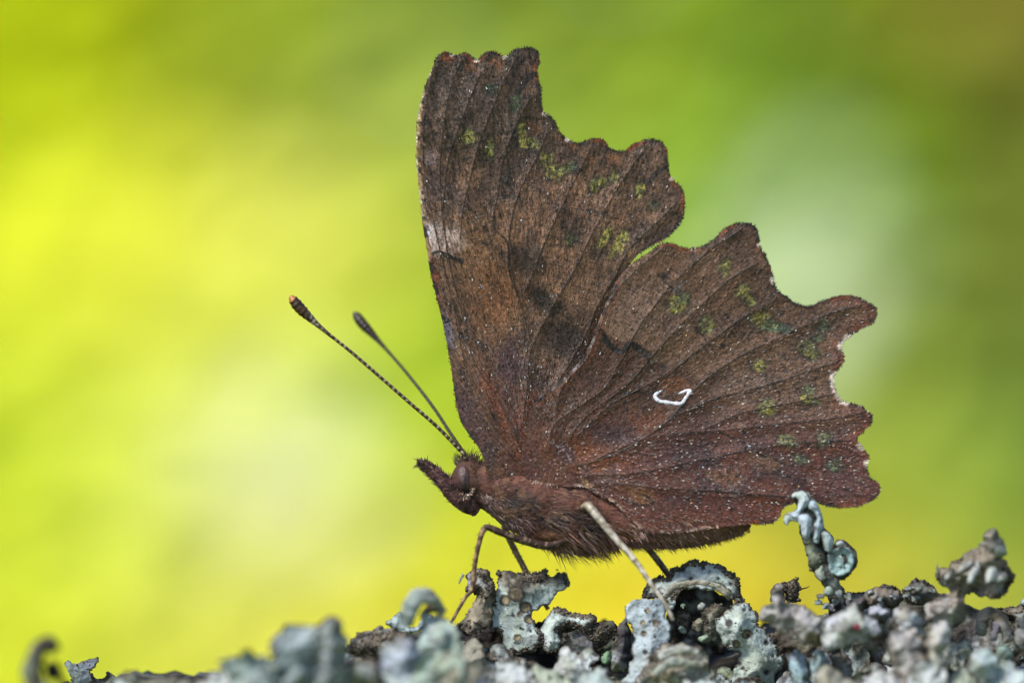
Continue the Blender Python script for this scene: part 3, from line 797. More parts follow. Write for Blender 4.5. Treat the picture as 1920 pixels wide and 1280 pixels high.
thor = np.exp(-((fx - 1075) / 85) ** 2)
ln = (7 + 20 * thor * rf.uniform(.6, 1.2, nf) + 4 * np.exp(-((fx - 1260) / 90) ** 2)) * np.clip(rf.gamma(5, .2, nf), .45, 1.9)
ln = np.where(fx < 905, ln * .8, ln)
Vf, Ff = blades(np.stack([fx, fy, fz], -1) - nrm * 2, fd, ln, rf.uniform(.7, 1.6, nf), bend=np.stack([rf.normal(0, 1, nf), rf.uniform(0, 3.5, nf), rf.normal(0, 1, nf)], -1))
fc = body_color(fx, fy, fz) * rf.uniform(.5, 2.0, (nf, 1))
pl_ = rf.random(nf) < .12
fc[pl_] = lin((170, 138, 124)) * rf.uniform(.5, 1.1, (pl_.sum(), 1))
fur = mesh_obj('fur', px(Vf), Ff, M_FUR, body, colors=np.repeat(fc, 5, 0) * CK, smooth=False); fur['kind'] = 'stuff'
# tuft on the crown, between antennae and wing
nt = 300
tx = rf.uniform(853, 905, nt); tb = np.interp(tx, [853, 866, 884, 905], [868, 862, 860, 872])
td = np.stack([rf.normal(.05, .28, nt) + (tx - 872) / 60, -np.ones(nt), rf.normal(0, .25, nt)], -1)
Vf, Ff = blades(np.stack([tx, tb + rf.uniform(-2, 8, nt), rf.uniform(-22, 22, nt)], -1), td, np.clip(rf.gamma(4, 3.6, nt), 5, 28), rf.uniform(.7, 1.3, nt))
tuft = mesh_obj('head_tuft', px(Vf), Ff, M_FUR, body, colors=np.repeat(lin((78, 56, 46)) * rf.uniform(.5, 1.6, (nt, 1)), 5, 0) * CK, smooth=False); tuft['kind'] = 'stuff'


def ellipsoid(c, r, nu=20, nv=28, tilt=0.0):
    u = np.linspace(0, np.pi, nu); v = np.linspace(0, 2 * np.pi, nv, endpoint=False)
    U, Vv = np.meshgrid(u, v, indexing='ij')
    X = r[0] * np.sin(U) * np.cos(Vv); Y = -r[1] * np.cos(U); Z = r[2] * np.sin(U) * np.sin(Vv)
    a = math.radians(tilt)
    X, Y = X * math.cos(a) - Y * math.sin(a), X * math.sin(a) + Y * math.cos(a)
    P = np.stack([X + c[0], Y + c[1], Z + c[2]], -1).reshape(-1, 3)
    ix = np.arange(nu * nv).reshape(nu, nv); jx = np.roll(ix, -1, 1)
    return P, np.stack([ix[:-1], ix[1:], jx[1:], jx[:-1]], -1).reshape(-1, 4)


for sgn in (-1, 1):
    V, F = ellipsoid((871, 899, sgn * 23), (15, 27, 17), 30, 40, -6)
    cc = np.broadcast_to(lin((96, 68, 66)), (len(V), 3)).copy()
    cc = paint(cc, (30, 20, 24), sm(.5, .64, fbm(V[:, 0] * 1.0, V[:, 1] * .35, 9, 450, 2)) * .85)
    cc = paint(cc, (110, 86, 92), sm(.66, .8, fbm(V[:, 0], V[:, 1], 8, 452, 2)) * .5)
    mesh_obj('eye', px(V), F, M_EYE, butterfly, colors=cc * CK)
    pal_path = catmull([(896, 958, sgn * 14, 10), (878, 946, sgn * 18, 16), (855, 928, sgn * 18, 17), (834, 904, sgn * 15, 14), (812, 884, sgn * 11, 11.5), (795, 871, sgn * 8, 9), (783, 867, sgn * 7, 3)], 3)
    V, F = ring_tube(pal_path[:, :3], pal_path[:, 3], 18, .8, .22, 7 + sgn)
    cc = mix(np.broadcast_to(lin((98, 66, 66)), (len(V), 3)), np.broadcast_to(lin((40, 28, 26)), (len(V), 3)), sm(.42, .65, fbm(V[:, 0], V[:, 1], 9, 455)))
    cc = paint(cc, (150, 116, 112), sm(.6, .8, fbm(V[:, 0], V[:, 1], 7, 458)) * .6)
    cc = paint(cc, (40, 34, 28), sm(815, 792, V[:, 0]) * .8)
    pp = mesh_obj('palp', px(V), F, M_BODY, butterfly, colors=cc * CK)
    n = 900
    k = rf.integers(0, len(pal_path) - 1, n); a = rf.uniform(0, 2 * np.pi, n)
    c0 = pal_path[k]; T = pal_path[k + 1, :3] - c0[:, :3]; T /= np.linalg.norm(T, axis=1, keepdims=True)
    A = np.cross(T, [0, 0, 1.0]); B = np.cross(A, T)
    nr = A * np.cos(a)[:, None] + B * np.sin(a)[:, None]
    dd = T * .9 + nr * rf.uniform(.3, 1.0, (n, 1)) + rf.normal(0, .15, (n, 3))
    V, F = blades(c0[:, :3] + nr * c0[:, 3:4] * .9, dd, rf.uniform(3, 9, n) * np.where(rf.random(n) < .06, 2.0, 1.0), rf.uniform(.8, 1.9, n))
    fcol = np.array([lin((96, 64, 62)), lin((46, 32, 30)), lin((168, 132, 128)), lin((120, 72, 46))])[rf.choice(4, n, p=[.45, .33, .12, .1])] * rf.uniform(.6, 1.4, (n, 1))
    po = mesh_obj('palp_hair', px(V), F, M_FUR, pp, colors=np.repeat(fcol, 5, 0) * CK, smooth=False); po['kind'] = 'stuff'

# pale scales round the eye and at the antenna base
n = 170
a = rf.uniform(-1.0, 2.4, n)
ex = 871 + 18 * np.cos(a) + rf.normal(0, 1.5, n); ey = 899 + 31 * np.sin(a) + rf.normal(0, 3, n)
V, F = blades(np.stack([ex, ey, np.full(n, -34.)], -1), np.stack([np.cos(a), np.sin(a), rf.normal(-.3, .2, n)], -1), rf.uniform(3, 7, n), rf.uniform(.9, 1.8, n))
ecol = np.array([lin((206, 178, 140)), lin((150, 96, 52)), lin((60, 44, 40))])[rf.choice(3, n, p=[.18, .37, .45])] * rf.uniform(.5, 1.1, (n, 1))
eo = mesh_obj('eye_ring_scales', px(V), F, M_SCALE, body, colors=np.repeat(ecol, 5, 0) * CK, smooth=False); eo['kind'] = 'stuff'


def antenna(path, club_r, seed, pale):
    p = catmull(path, 2.0)
    s = np.concatenate([[0], np.cumsum(np.linalg.norm(np.diff(p[:, :3], axis=0), axis=1))]); L = s[-1]
    t = L - s                                                  # distance from the tip
    r = np.interp(t, [0, 2.5, 8, 20, 36, 54, 74, 95, 120, L], [2.5, 5.6, 8.6, 10.6, 10.2, 7.6, 5.0, 3.6, 3.1, 3.5]) * club_r
    seg = 1 + .06 * np.sin(2 * np.pi * s / 9.5)
    V, F = ring_tube(p[:, :3], r * seg, 14, 1.0)
    tt = np.concatenate([np.repeat(t, 14), [L, 0]])
    c = np.broadcast_to(lin((48, 31, 19)), (len(V), 3)).copy()
    ring = sm(.1, .6, np.sin(2 * np.pi * (L - tt) / 11 + 1.5 * noise(V[:, 0] / 30, V[:, 1] / 30, 2)))
    c = paint(c, (206, 184, 146), ring * sm(70, 95, tt) * pale * sm(.25, .6, noise(V[:, 0] / 3, V[:, 1] / 3, seed)))
    c = paint(c, (168, 152, 134), sm(40, 60, tt) * sm(100, 70, tt) * pale * sm(.35, .55, noise(V[:, 0] / 4, V[:, 1] / 4, seed + 1)))
    c = paint(c, (92, 60, 30), sm(62, 40, tt) * sm(.5, .65, noise(V[:, 0] / 3.5, V[:, 1] / 3.5, seed + 2)) * .8)
    if pale < .5: c = c * .4
    if pale > .5: c = paint(c, (186, 122, 50), sm(11, 7, tt + 5 * (noise(V[:, 0] / 5, V[:, 1] / 5, seed + 3) - .5)))
    cut = np.argmax(t < 92)
    sides = 14
    nv = len(p)
    # shaft and club are separate pieces of the same feeler
    Vs, Fs = V[:(cut + 1) * sides], F[0][F[0].max(1) < (cut + 1) * sides]
    o = mesh_obj('antenna', px(Vs), Fs, M_ANT, butterfly, colors=c[:(cut + 1) * sides] * CK)
    Vc2 = np.concatenate([V[cut * sides:nv * sides], V[-1:]]); Fc2 = [F[0][F[0].min(1) >= cut * sides] - cut * sides, F[1][sides:].copy()]
    Fc2[1] = np.where(Fc2[1] == nv * sides + 1, nv * sides, Fc2[1]) - cut * sides
    mesh_obj('club', px(Vc2), Fc2, M_ANT, o, colors=np.concatenate([c[cut * sides:nv * sides], c[-1:]]) * CK)


antenna([(872, 858, -16), (866, 848, -18), (821, 801, -22), (766, 753, -26), (711, 705, -30), (657, 658.5, -33), (607.5, 619, -36), (566.5, 582, -38), (544, 555, -40)], 1.0, 460, 1.0)
antenna([(878, 860, 14), (872, 851, 18), (848, 817, 32), (810, 760, 60), (758, 694, 95), (706, 635, 125), (679, 606, 138), (664, 585, 146)], .92, 470, .1)


def leg(path, radii, seed, cols, spines, split):
    p = catmull(np.column_stack([path, radii]), 3)
    V, F = ring_tube(p[:, :3], p[:, 3], 12, 1.0, .12, seed)

    def lc(V):
        t = noise(V[:, 0] / 7, V[:, 1] / 7, seed)
        c = mix(np.broadcast_to(lin(cols[0]), (len(V), 3)), np.broadcast_to(lin(cols[1]), (len(V), 3)), sm(.35, .7, t))
        return c
    cuts = [0] + [int(np.argmin(np.hypot(p[:, 0] - a, p[:, 1] - b))) for a, b in split] + [len(p) - 1]
    root = None
    for nm, a, b in zip(['leg', 'tibia', 'tarsus'], cuts[:-1], cuts[1:]):
        if b - a < 2: continue
        V, F = ring_tube(p[a:b + 1, :3], p[a:b + 1, 3], 12, 1.0, .12, seed)
        cl_ = lc(V)
        if nm == 'leg' and seed == 480:
            cl_ = mix(np.broadcast_to(lin((66, 42, 32)), V.shape), np.broadcast_to(lin((150, 126, 104)), V.shape), sm(.6, .75, noise(V[:, 0] / 5, V[:, 1] / 5 + V[:, 2] / 5, 481)) * sm(900, 960, V[:, 0]))
        o = mesh_obj(nm, px(V), F, M_LEG, root or butterfly, colors=cl_ * CK)
        root = root or o
    n = spines
    k = rf.integers(1, len(p) - 2, n); an = rf.uniform(0, 2 * np.pi, n)
    T = p[k + 1, :3] - p[k, :3]; T /= np.linalg.norm(T, axis=1, keepdims=True)
    A = np.cross(T, [0, 0, 1.0]); B = np.cross(A, T); nr = A * np.cos(an)[:, None] + B * np.sin(an)[:, None]
    V, F = blades(p[k, :3] + nr * p[k, 3:4] * .8, T * 1.0 + nr * .9, rf.uniform(4, 9, n), rf.uniform(.8, 1.4, n))
    so = mesh_obj('leg_spines', px(V), F, M_FUR, root, colors=np.repeat(lin((70, 56, 44)) * rf.uniform(.4, 1.8, (n, 1)), 5, 0) * CK, smooth=False); so['kind'] = 'stuff'


leg([(1085, 1000, -30), (1035, 1022, -46), (985, 1014, -56), (940, 998, -66), (914, 988, -70), (905, 996, -71), (897, 1022, -72), (890, 1060, -73), (886, 1102, -74), (872, 1120, -75), (855, 1150, -78), (845, 1167, -80)],
    [6, 7.5, 7.6, 6.8, 6.2, 5.6, 4.7, 4.3, 4.2, 3.6, 3.2, 2.6], 480, ((92, 62, 40), (176, 140, 98)), 70, [(908, 990), (886, 1102)])
leg([(945, 985, 24), (955, 1010, 34), (970, 1040, 40), (987, 1072, 44), (1008, 1108, 46), (1028, 1142, 46)], [6, 6, 5.8, 5.6, 4.8, 4], 490, ((110, 88, 70), (150, 124, 100)), 40, [(987, 1072)])
leg([(1090, 955, -48), (1098, 948, -66), (1108, 953, -82), (1149, 1003, -96), (1192, 1052, -110), (1225, 1100, -126), (1245, 1127, -134), (1262, 1162, -140)],
    [5, 7, 7.8, 6.4, 5.2, 4.2, 3.7, 3.0], 500, ((160, 146, 124), (222, 214, 200)), 50, [(1192, 1052)])
leg([(1195, 1000, 20), (1217, 1030, 34), (1237, 1055, 40), (1256, 1082, 44), (1268, 1102, 46)], [6.5, 6.2, 6, 5.4, 4.4], 510, ((64, 52, 44), (128, 114, 102)), 80, [(1256, 1082)])

# ------------------------------------------------------------------ the branch
BR = np.array([(-2600, 1480, 60, 100), (-1400, 1480, 90, 130), (-500, 1480, 100, 160), (0, 1480, 110, 175), (500, 1450, 120, 190), (900, 1405, 140, 200), (1300, 1415, 160, 205), (1700, 1410, 165, 205), (2200, 1425, 160, 205),
               (3200, 1520, 160, 215), (5200, 2100, 250, 230), (8500, 4500, 500, 270), (11000, 9000, 900, 300), (12000, 15600, 1200, 340)], float)
br = catmull(BR, 24)
br = np.vstack([br[br[:, 0] < -600][::4], br[(br[:, 0] >= -600) & (br[:, 0] < 2600)], br[br[:, 0] >= 2600][::4]])
sides = 120
T = np.gradient(br[:, :3], axis=0); T /= np.linalg.norm(T, axis=1, keepdims=True)
A = np.cross(T, [0, 0, 1.0]); A /= np.linalg.norm(A, axis=1, keepdims=True); B = np.cross(A, T)
pa = np.linspace(0, 2 * np.pi, sides, endpoint=False)
sarc = np.concatenate([[0], np.cumsum(np.linalg.norm(np.diff(br[:, :3], axis=0), axis=1))])
U = sarc[:, None] + 0 * pa; Q = (pa / (2 * np.pi) * 2200)[None] + 0 * U
rel = (fbm(U, Q, 110, 600) - .5) * 70 + (fbm(U, Q, 34, 601) - .5) * 44
Vb = br[:, None, :3] + (A[:, None] * np.cos(pa)[None, :, None] + B[:, None] * np.sin(pa)[None, :, None]) * (br[:, 3:4] + rel)[..., None]
ix = np.arange(Vb.shape[0] * sides).reshape(-1, sides); jx = np.roll(ix, -1, 1)
Fbk = np.stack([ix[:-1], jx[:-1], jx[1:], ix[1:]], -1).reshape(-1, 4)
Vb = Vb.reshape(-1, 3)
bc = mix(np.broadcast_to(lin((22, 18, 18)), (len(Vb), 3)), np.broadcast_to(lin((56, 50, 42)), (len(Vb), 3)), sm(.5, .75, fbm(U.ravel(), Q.ravel(), 60, 610)))
bc = mix(bc, np.broadcast_to(lin((128, 132, 122)), bc.shape), sm(.54, .64, fbm(U.ravel(), Q.ravel(), 42, 615)) * .8)
Vw = np.stack([(Vb[:, 0] - 960) * S, Vb[:, 2] * S, (640 - Vb[:, 1]) * S + CAM_Z], -1)
branch = mesh_obj('branch', Vw, [Fbk], M_BARK, colors=bc * CK, origin=W(960, 1500, 0))
branch['label'] = 'dark wet branch running beneath the lichen crust'
branch['category'] = 'branch'

# ------------------------------------------------------------------ lichens
rl_ = np.random.default_rng(77)
PALE = (186, 200, 196); GREEN = (160, 170, 148); CRUST = (104, 95, 82); UNDER = (26, 22, 23)


def lichen_color(x, y, d, seed, pale, crust, top, pits, warm):
    c = np.broadcast_to(lin(pale), x.shape + (3,)).copy()
    c = paint(c, GREEN, sm(.48, .72, fbm(x, y, 46, seed)) * .55)
    c = paint(c, (188, 196, 204), sm(.56, .78, fbm(x, y, 30, seed + 1)) * .55)
    c = paint(c, (128, 112, 84), sm(.48, .66, fbm(x, y, 50, seed + 2)) * min(1, warm * 1.3))
    c = paint(c, (70, 64, 60), sm(.62, .72, fbm(x, y, 30, seed + 7)) * .5)
    c = paint(c, (78, 74, 70), sm(.78, .86, noise(x / 3.4, y / 3.4, seed + 11)) * .35)
    if crust > 0:
        w = crust * (.25 + 1.5 * fbm(x, y, 26, seed + 3))
        cr = sm(1.15, .75, d / np.maximum(w, 1e-3)) * sm(.38, .56, fbm(x, y, 60, seed + 8, 2))
        if top is not None: cr = np.maximum(cr, sm(top + 14, top - 14, y + 34 * (fbm(x, y, 24, seed + 9) - .5)))
        cc = mix(np.broadcast_to(lin(CRUST), c.shape), np.broadcast_to(lin((48, 42, 38)), c.shape), sm(.4, .62, fbm(x, y, 9, seed + 4, 3)))
        cc = paint(cc, (158, 150, 134), sm(.6, .74, fbm(x, y, 8, seed + 5, 3)) * .7)
        c = mix(c, cc, cr * .95)
    for (u, v, r, k) in pits:
        rr = np.hypot(x - u, y - v) / r + .35 * (fbm(x, y, 6, seed + 6, 2) - .5)
        if k == 'ring':
            c = paint(c, (58, 50, 42), sm(1.25, 1.0, rr) * .95); c = paint(c, (150, 136, 108), sm(.85, .6, rr) * .95)
        else:
            c = paint(c, (44, 38, 42), sm(1.15, .8, rr) * .92)
    return c


def plate(name, outline, depth, thick, parent, seed, pale=PALE, crust=8., top=None, npits=0, pits=(), tilt=(0, 0), bend=0., cup=0., g=2.6, relief=6., warm=.25, gran=60, rag=1.0):
    """a thin crinkled sheet of thallus: ragged crenate edge, wrinkles, edges curling forwards and back, black underside"""
    ol = catmull(outline, 3, True)
    sa = np.concatenate([[0], np.cumsum(np.linalg.norm(np.diff(ol, axis=0), axis=1))])
    tn = np.roll(ol, -1, 0) - np.roll(ol, 1, 0); nn = np.stack([tn[:, 1], -tn[:, 0]], -1); nn /= np.linalg.norm(nn, axis=1, keepdims=True) + 1e-6
    cen = ol.mean(0); size = np.linalg.norm(ol - cen, axis=1).mean()
    f = min(1, size / 50) * rag * .7
    wob = (np.abs(noise(sa / 24., 0 * sa, seed) - .5) * 2 - .5) * 15 + (noise(sa / 9., 0 * sa, seed + 1) - .5) * 10 + (noise(sa / 3.5, 0 * sa, seed + 2) - .5) * 5
    side = 1 if inside(np.array([ol[0, 0] + nn[0, 0]]), np.array([ol[0, 1] + nn[0, 1]]), ol)[0] else -1
    ol = ol - side * nn * (wob * f)[:, None]
    x, y, d, F, rim = sheet_grid(ol, g)
    if len(F) == 0: return None
    body_t = min(thick, 10) * .45
    t = np.clip(d / (body_t * 1.3), 0, 1); prof = np.sqrt(np.clip(1 - (1 - t) ** 2, 0, 1))
    base = depth + tilt[0] * (x - cen[0]) + tilt[1] * (y - cen[1]) + bend * ((x - cen[0]) / (np.ptp(ol[:, 0]) * .5)) ** 2 * 10
    dm = d / (d.max() + 1e-6)
    base = base - thick * .9 * sm(0, 1, dm)                                            # the whole lobe bellies out
    base = base + relief * 3.2 * (fbm(x, y, 55, seed + 20, 2) - .5)
    ridge = np.abs(fbm(x, y, 34, seed + 22, 3) - .5) * 2
    base = base + relief * 1.15 * ridge * np.minimum(1, d / 4)                           # wrinkles
    curl = (fbm(x, y, 70, seed + 23, 2) - .42) * 42 * min(1, size / 40)
    base = base - curl * np.exp(-d / (5 + .12 * size)) * (.35 + .65 * rag)
    base = base + cup * thick * 2.2 * sm(0, .7, dm)
    pl = list(pits)
    if npits:
        k = rl_.integers(0, len(x), npits)
        pl += [(x[i], y[i], rl_.gamma(2.2, .9) + 1.0, 'hole') for i in k]
    hole = np.zeros(len(x))
    for (u, v, r, kk) in pl:
        rr = np.hypot(x - u, y - v) / r
        if kk == 'ring': hole += 2.5 * np.exp(-((rr - 1) / .35) ** 2) * -1 + 2 * np.exp(-(rr / .7) ** 2)
        else: hole += 5.0 * np.exp(-rr ** 2)
    small = (fbm(x, y, 10, seed + 21, 3) - .5) * relief * .6 * np.minimum(1, d / 5)
    front = base - body_t * prof + small + hole
    back = base + body_t * prof + small * .4
    nb_ = len(x)
    onrim = rim & (d <= 1e-6)
    VF = np.stack([x, y, front], -1); VB = np.stack([x, y, np.maximum(back, front + .3)], -1)
    idxb = np.arange(nb_) + nb_; idxb[onrim] = np.where(onrim)[0]
    Fb_ = idxb[F][:, ::-1]
    V = np.concatenate([VF, VB])
    cf = lichen_color(x, y, d, seed, pale, crust, top, pl, warm)
    wr = sm(.08, .02, ridge) * sm(.45, .6, fbm(x, y, 30, seed + 25, 2))
    cf = paint(cf, (70, 62, 54), wr * .7)                                               # darker along the wrinkle lines
    cf = paint(cf, (60, 52, 44), sm(3.2, 1.0, d) * sm(.4, .6, noise(x / 6, y / 6, seed + 26)) * .8)   # dark torn edge
    cb = np.broadcast_to(lin(UNDER), cf.shape)
    o = mesh_obj(name, px(V), [F, Fb_], M_LICHEN, parent, colors=np.concatenate([cf * 1.2, cb]) * CK)
    ncr = max(4, int(min(60, len(x) * .02)))
    kc = rl_.integers(0, len(x), ncr)
    gx_, gy_, gz_ = [x[kc]], [y[kc]], [front[kc]]
    gr_r = [.7 + rl_.gamma(1.5, .4, ncr)]
    gcl = [np.where(rl_.random((ncr, 1)) < .5, lin((70, 62, 52)), cf[kc] * 1.05) * rl_.uniform(.5, 1.15, (ncr, 1))]
    if gran:
        up = np.where(d < max(crust * 1.1, 5))[0] if top is None else np.where((d < crust) | (y < top + 6))[0]
        if len(up):
            ok_ = up[fbm(x[up], y[up], 60, seed + 8, 2) > .43]
            up = ok_ if len(ok_) else up
            k = rl_.choice(up, gran)
            gx_.append(x[k]); gy_.append(y[k]); gz_.append(front[k]); gr_r.append(.8 + rl_.gamma(2.0, .5, gran)); gcl.append(lin(CRUST) * rl_.uniform(.25, 1.3, (gran, 1)))
    granules(o, np.concatenate(gx_), np.concatenate(gy_), np.concatenate(gz_), np.concatenate(gr_r), np.concatenate(gcl))
    return o


_ico = None


def granules(parent, x, y, z, r, c):
    global _ico
    if _ico is None:
        t = (1 + 5 ** .5) / 2
        v = np.array([(-1, t, 0), (1, t, 0), (-1, -t, 0), (1, -t, 0), (0, -1, t), (0, 1, t), (0, -1, -t), (0, 1, -t), (t, 0, -1), (t, 0, 1), (-t, 0, -1), (-t, 0, 1)]) / math.sqrt(1 + t * t)
        f = np.array([(0, 11, 5), (0, 5, 1), (0, 1, 7), (0, 7, 10), (0, 10, 11), (1, 5, 9), (5, 11, 4), (11, 10, 2), (10, 7, 6), (7, 1, 8), (3, 9, 4), (3, 4, 2), (3, 2, 6), (3, 6, 8), (3, 8, 9), (4, 9, 5), (2, 4, 11), (6, 2, 10), (8, 6, 7), (9, 8, 1)])
        _ico = (v, f)
    v, f = _ico; n = len(x)
    V = np.stack([x, y, z], -1)[:, None] + v[None] * (r[:, None, None] * rl_.uniform(.6, 1.35, (n, 12, 1))) * rl_.uniform(.7, 1.3, (n, 1, 3))
    F = (f[None] + (np.arange(n) * 12)[:, None, None]).reshape(-1, 3)
    o = mesh_obj('granules', px(V.reshape(-1, 3)), F, M_GRAN, parent, colors=np.repeat(c, 12, 0) * CK)
    o['kind'] = 'stuff'


def strap(name, path, radii, parent, seed, pale=PALE, squash=.4, jitter=.3, warm=.25, dark=0., gran=0):
    p = catmull(np.column_stack([path, radii]), 3)
    V, F = ring_tube(p[:, :3], p[:, 3], 22, squash, jitter, seed)
    V = V + np.stack([(noise(V[:, 0] / 9, V[:, 1] / 9, seed + k) - .5) * 4 for k in range(3)], -1)
    c = lichen_color(V[:, 0], V[:, 1], np.full(len(V), 99.), seed, pale, 0, None, [], warm)
    c = paint(c, UNDER, sm(.45, .6, fbm(V[:, 0], V[:, 1], 22, seed + 5)) * dark)
    o = mesh_obj(name, px(V), F, M_LICHEN, parent, colors=c * CK)
    if gran:
        k = rl_.integers(0, len(V), gran)
        granules(o, V[k, 0], V[k, 1], V[k, 2], rl_.uniform(1.4, 3.6, gran), lin(CRUST) * rl_.uniform(.3, 1.2, (gran, 1)))
    return o


def z7(*p): return [(840 + u * .25, 960 + v * .25) for u, v in p]
def z8(*p): return [(1120 + u * .22917, 1020 + v * .22917) for u, v in p]
def zr(*p): return [(1400 + u * .2968, 900 + v * .2968) for u, v in p]
def zl(*p): return [(400 + u * .27083, 1040 + v * .27083) for u, v in p]
def zk(*p): return [(u * .22917, 1140 + v * .22917) for u, v in p]


def lichen(px_, py_, dep, label, group=None):
    return thing('lichen', W(px_, py_, dep), label, 'lichen', group)


# 1 pitted plate below the front feet
L = lichen(950, 1200, 0, 'pale lichen plate with ringed pits and crumbly brown crest under the butterfly head')
plate('lobe', z7((370, 470), (375, 435), (450, 425), (540, 450), (620, 455), (700, 455), (718, 425), (738, 432), (748, 465), (792, 465), (805, 425), (832, 425), (848, 455), (885, 460), (908, 520), (860, 590),
                 (800, 650), (760, 700), (700, 725), (650, 735), (650, 800), (690, 880), (720, 980), (640, 1040), (540, 1050), (450, 1010), (400, 900), (330, 880), (280, 820), (300, 720), (350, 620), (380, 540)),
      10, 12, L, 701, rag=.75, crust=7, top=1103, gran=420, tilt=(0.1, -.35), pits=[(947, 1125, 10, 'ring'), (968, 1113, 15, 'ring'), (985, 1138, 11, 'ring'), (992, 1160, 9, 'ring'), (975, 1150, 5, 'ring'), (962, 1153, 3, 'hole'), (976, 1178, 3, 'hole'), (995, 1182, 3, 'hole'), (970, 1195, 7, 'ring')], warm=.05)
L = lichen(880, 1180, -20, 'brown crusted lichen knob holding the bent front leg')
plate('lobe', z7((105, 470), (170, 440), (250, 420), (310, 445), (345, 520), (360, 600), (350, 680), (330, 800), (260, 900), (150, 920), (100, 860), (150, 760), (190, 660), (200, 610), (145, 590), (140, 520)),
      -28, 14, L, 705, rag=.75, crust=16, gran=240, tilt=(0, -.3), warm=.8, pale=(150, 140, 120))
plate('lobe', z7((150, 470), (185, 455), (200, 520), (190, 590), (150, 600), (140, 530)), -46, 5, L, 706, crust=0, gran=0, pale=(186, 182, 200))
strap('spine', [(868, 1076, -30), (863, 1085, -32), (860, 1093, -33)], [3, 2, 1], L, 707, pale=(70, 62, 56))
# 2 hollow lump beside it
L = lichen(1070, 1210, -10, 'hollowed grey lichen lump with a black crumbly tip')
plate('lobe', z7((690, 890), (740, 790), (800, 730), (860, 712), (950, 740), (1050, 760), (1110, 800), (1080, 860), (1050, 920), (960, 880), (890, 860), (840, 920), (850, 1000), (760, 1060), (700, 980)),
      -8, 13, L, 710, rag=.75, crust=10, gran=200, tilt=(0, -.3), warm=.4)
plate('lobe', z7((1060, 800), (1120, 812), (1180, 800), (1235, 825), (1275, 880), (1235, 950), (1170, 1010), (1100, 1020), (1060, 940)), 0, 16, L, 711, crust=30, gran=220, pale=(52, 46, 42), warm=.2)
plate('lobe', z7((900, 900), (1000, 880), (1080, 960), (1060, 1060), (980, 1140), (900, 1100), (860, 1000)), -46, 16, L, 712, crust=6, gran=40, pale=(130, 134, 140), relief=9)
plate('lobe', z7((1150, 1080), (1195, 1030), (1230, 1050), (1220, 1110), (1170, 1150)), -54, 5, L, 713, crust=0, gran=0, pale=(128, 168, 132))
L = lichen(1000, 1230, 30, 'black lichen backing added for the dark gap behind the ringed plate')
plate('lobe', [(850, 1200), (880, 1150), (930, 1140), (1000, 1165), (1030, 1160), (1080, 1168), (1130, 1175), (1165, 1200), (1180, 1290), (1000, 1330), (850, 1310)], 52, 14, L, 716, crust=0, gran=60, pale=(34, 29, 28), warm=.1, relief=12)  # added dark sheet standing in for the shade of the gap
# 3 tall spotted lobe by the hind foot
L = lichen(1230, 1230, -70, 'tall pale spotted lichen lobe where the hind foot rests')
plate('lobe', z8((225, 500), (280, 455), (360, 440), (440, 440), (520, 460), (560, 520), (580, 620), (590, 720), (600, 800), (560, 900), (520, 1180), (190, 1180), (250, 1000), (290, 850), (280, 700), (240, 580)),
      -64, 16, L, 720, rag=.75, crust=3, gran=20, tilt=(0, -.25), pits=[(1214, 1144, 5, 'ring'), (1206, 1167, 5, 'ring'), (1207, 1186, 5, 'ring'), (1210, 1222, 5, 'hole'), (1229, 1168, 6, 'ring')], warm=.1, pale=(170, 184, 192))
plate('lobe', z8((440, 880), (560, 800), (700, 800), (850, 830), (905, 900), (950, 1010), (960, 1180), (330, 1180), (380, 980)), -120, 22, L, 721, crust=4, gran=20, relief=14, warm=.45, pale=(164, 168, 164))
strap('fold', [(1235, 1232, -150), (1270, 1218, -156), (1310, 1222, -156)], [6, 9, 5], L, 722, pale=(190, 194, 186))
strap('fold', [(1228, 1262, -158), (1262, 1240, -164), (1318, 1246, -160)], [5, 8, 5], L, 723, pale=(182, 186, 180))
plate('lobe', z8((190, 640), (225, 600), (262, 640), (285, 760), (280, 900), (240, 1020), (150, 1060), (90, 1000), (100, 860), (160, 760)), -40, 16, L, 724, crust=12, gran=60, pale=(54, 50, 60), warm=0)
# 4 arching lobe behind
L = lichen(1300, 1140, 10, 'arched lichen lobe with granular dark rim over a black hollow')
plate('lobe', z8((370, 405), (450, 300), (520, 270), (600, 230), (640, 180), (700, 150), (770, 125), (860, 130), (950, 170), (1040, 200), (1110, 250), (1160, 320), (1195, 400), (1190, 480), (1130, 480), (1080, 445), (1030, 405),
                 (980, 382), (850, 372), (700, 385), (655, 440), (625, 525), (560, 505), (520, 440), (440, 445), (375, 440)), 4, 18, L, 730, rag=.75, crust=9, top=1056, gran=520, tilt=(0, -.5), relief=9, warm=.2, npits=10)
plate('hollow', z8((560, 470), (680, 370), (860, 355), (1010, 390), (1100, 460), (1120, 600), (1000, 900), (700, 900), (580, 700)), 44, 14, L, 739, crust=0, gran=40, pale=(26, 22, 22), warm=0)  # dark sheet standing in for the shade inside the arch
strap('rim', [(1248, 1120, -30), (1262, 1100, -34), (1290, 1093, -36), (1325, 1092, -36), (1352, 1104, -34), (1372, 1122, -28)], [5, 6, 5, 5, 6, 6], L, 731, pale=(172, 168, 150), jitter=.4)
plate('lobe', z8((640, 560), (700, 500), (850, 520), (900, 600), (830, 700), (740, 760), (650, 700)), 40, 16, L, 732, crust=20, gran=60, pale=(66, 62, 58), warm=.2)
plate('lobe', z8((655, 690), (690, 660), (730, 690), (735, 725), (700, 740), (665, 720)), -34, 3, L, 733, crust=0, gran=0, pale=(128, 162, 162), g=2)
plate('lobe', z8((820, 770), (850, 745), (900, 730), (925, 760), (890, 800), (840, 805)), -36, 4, L, 734, crust=0, gran=0, pale=(142, 172, 150), g=2)
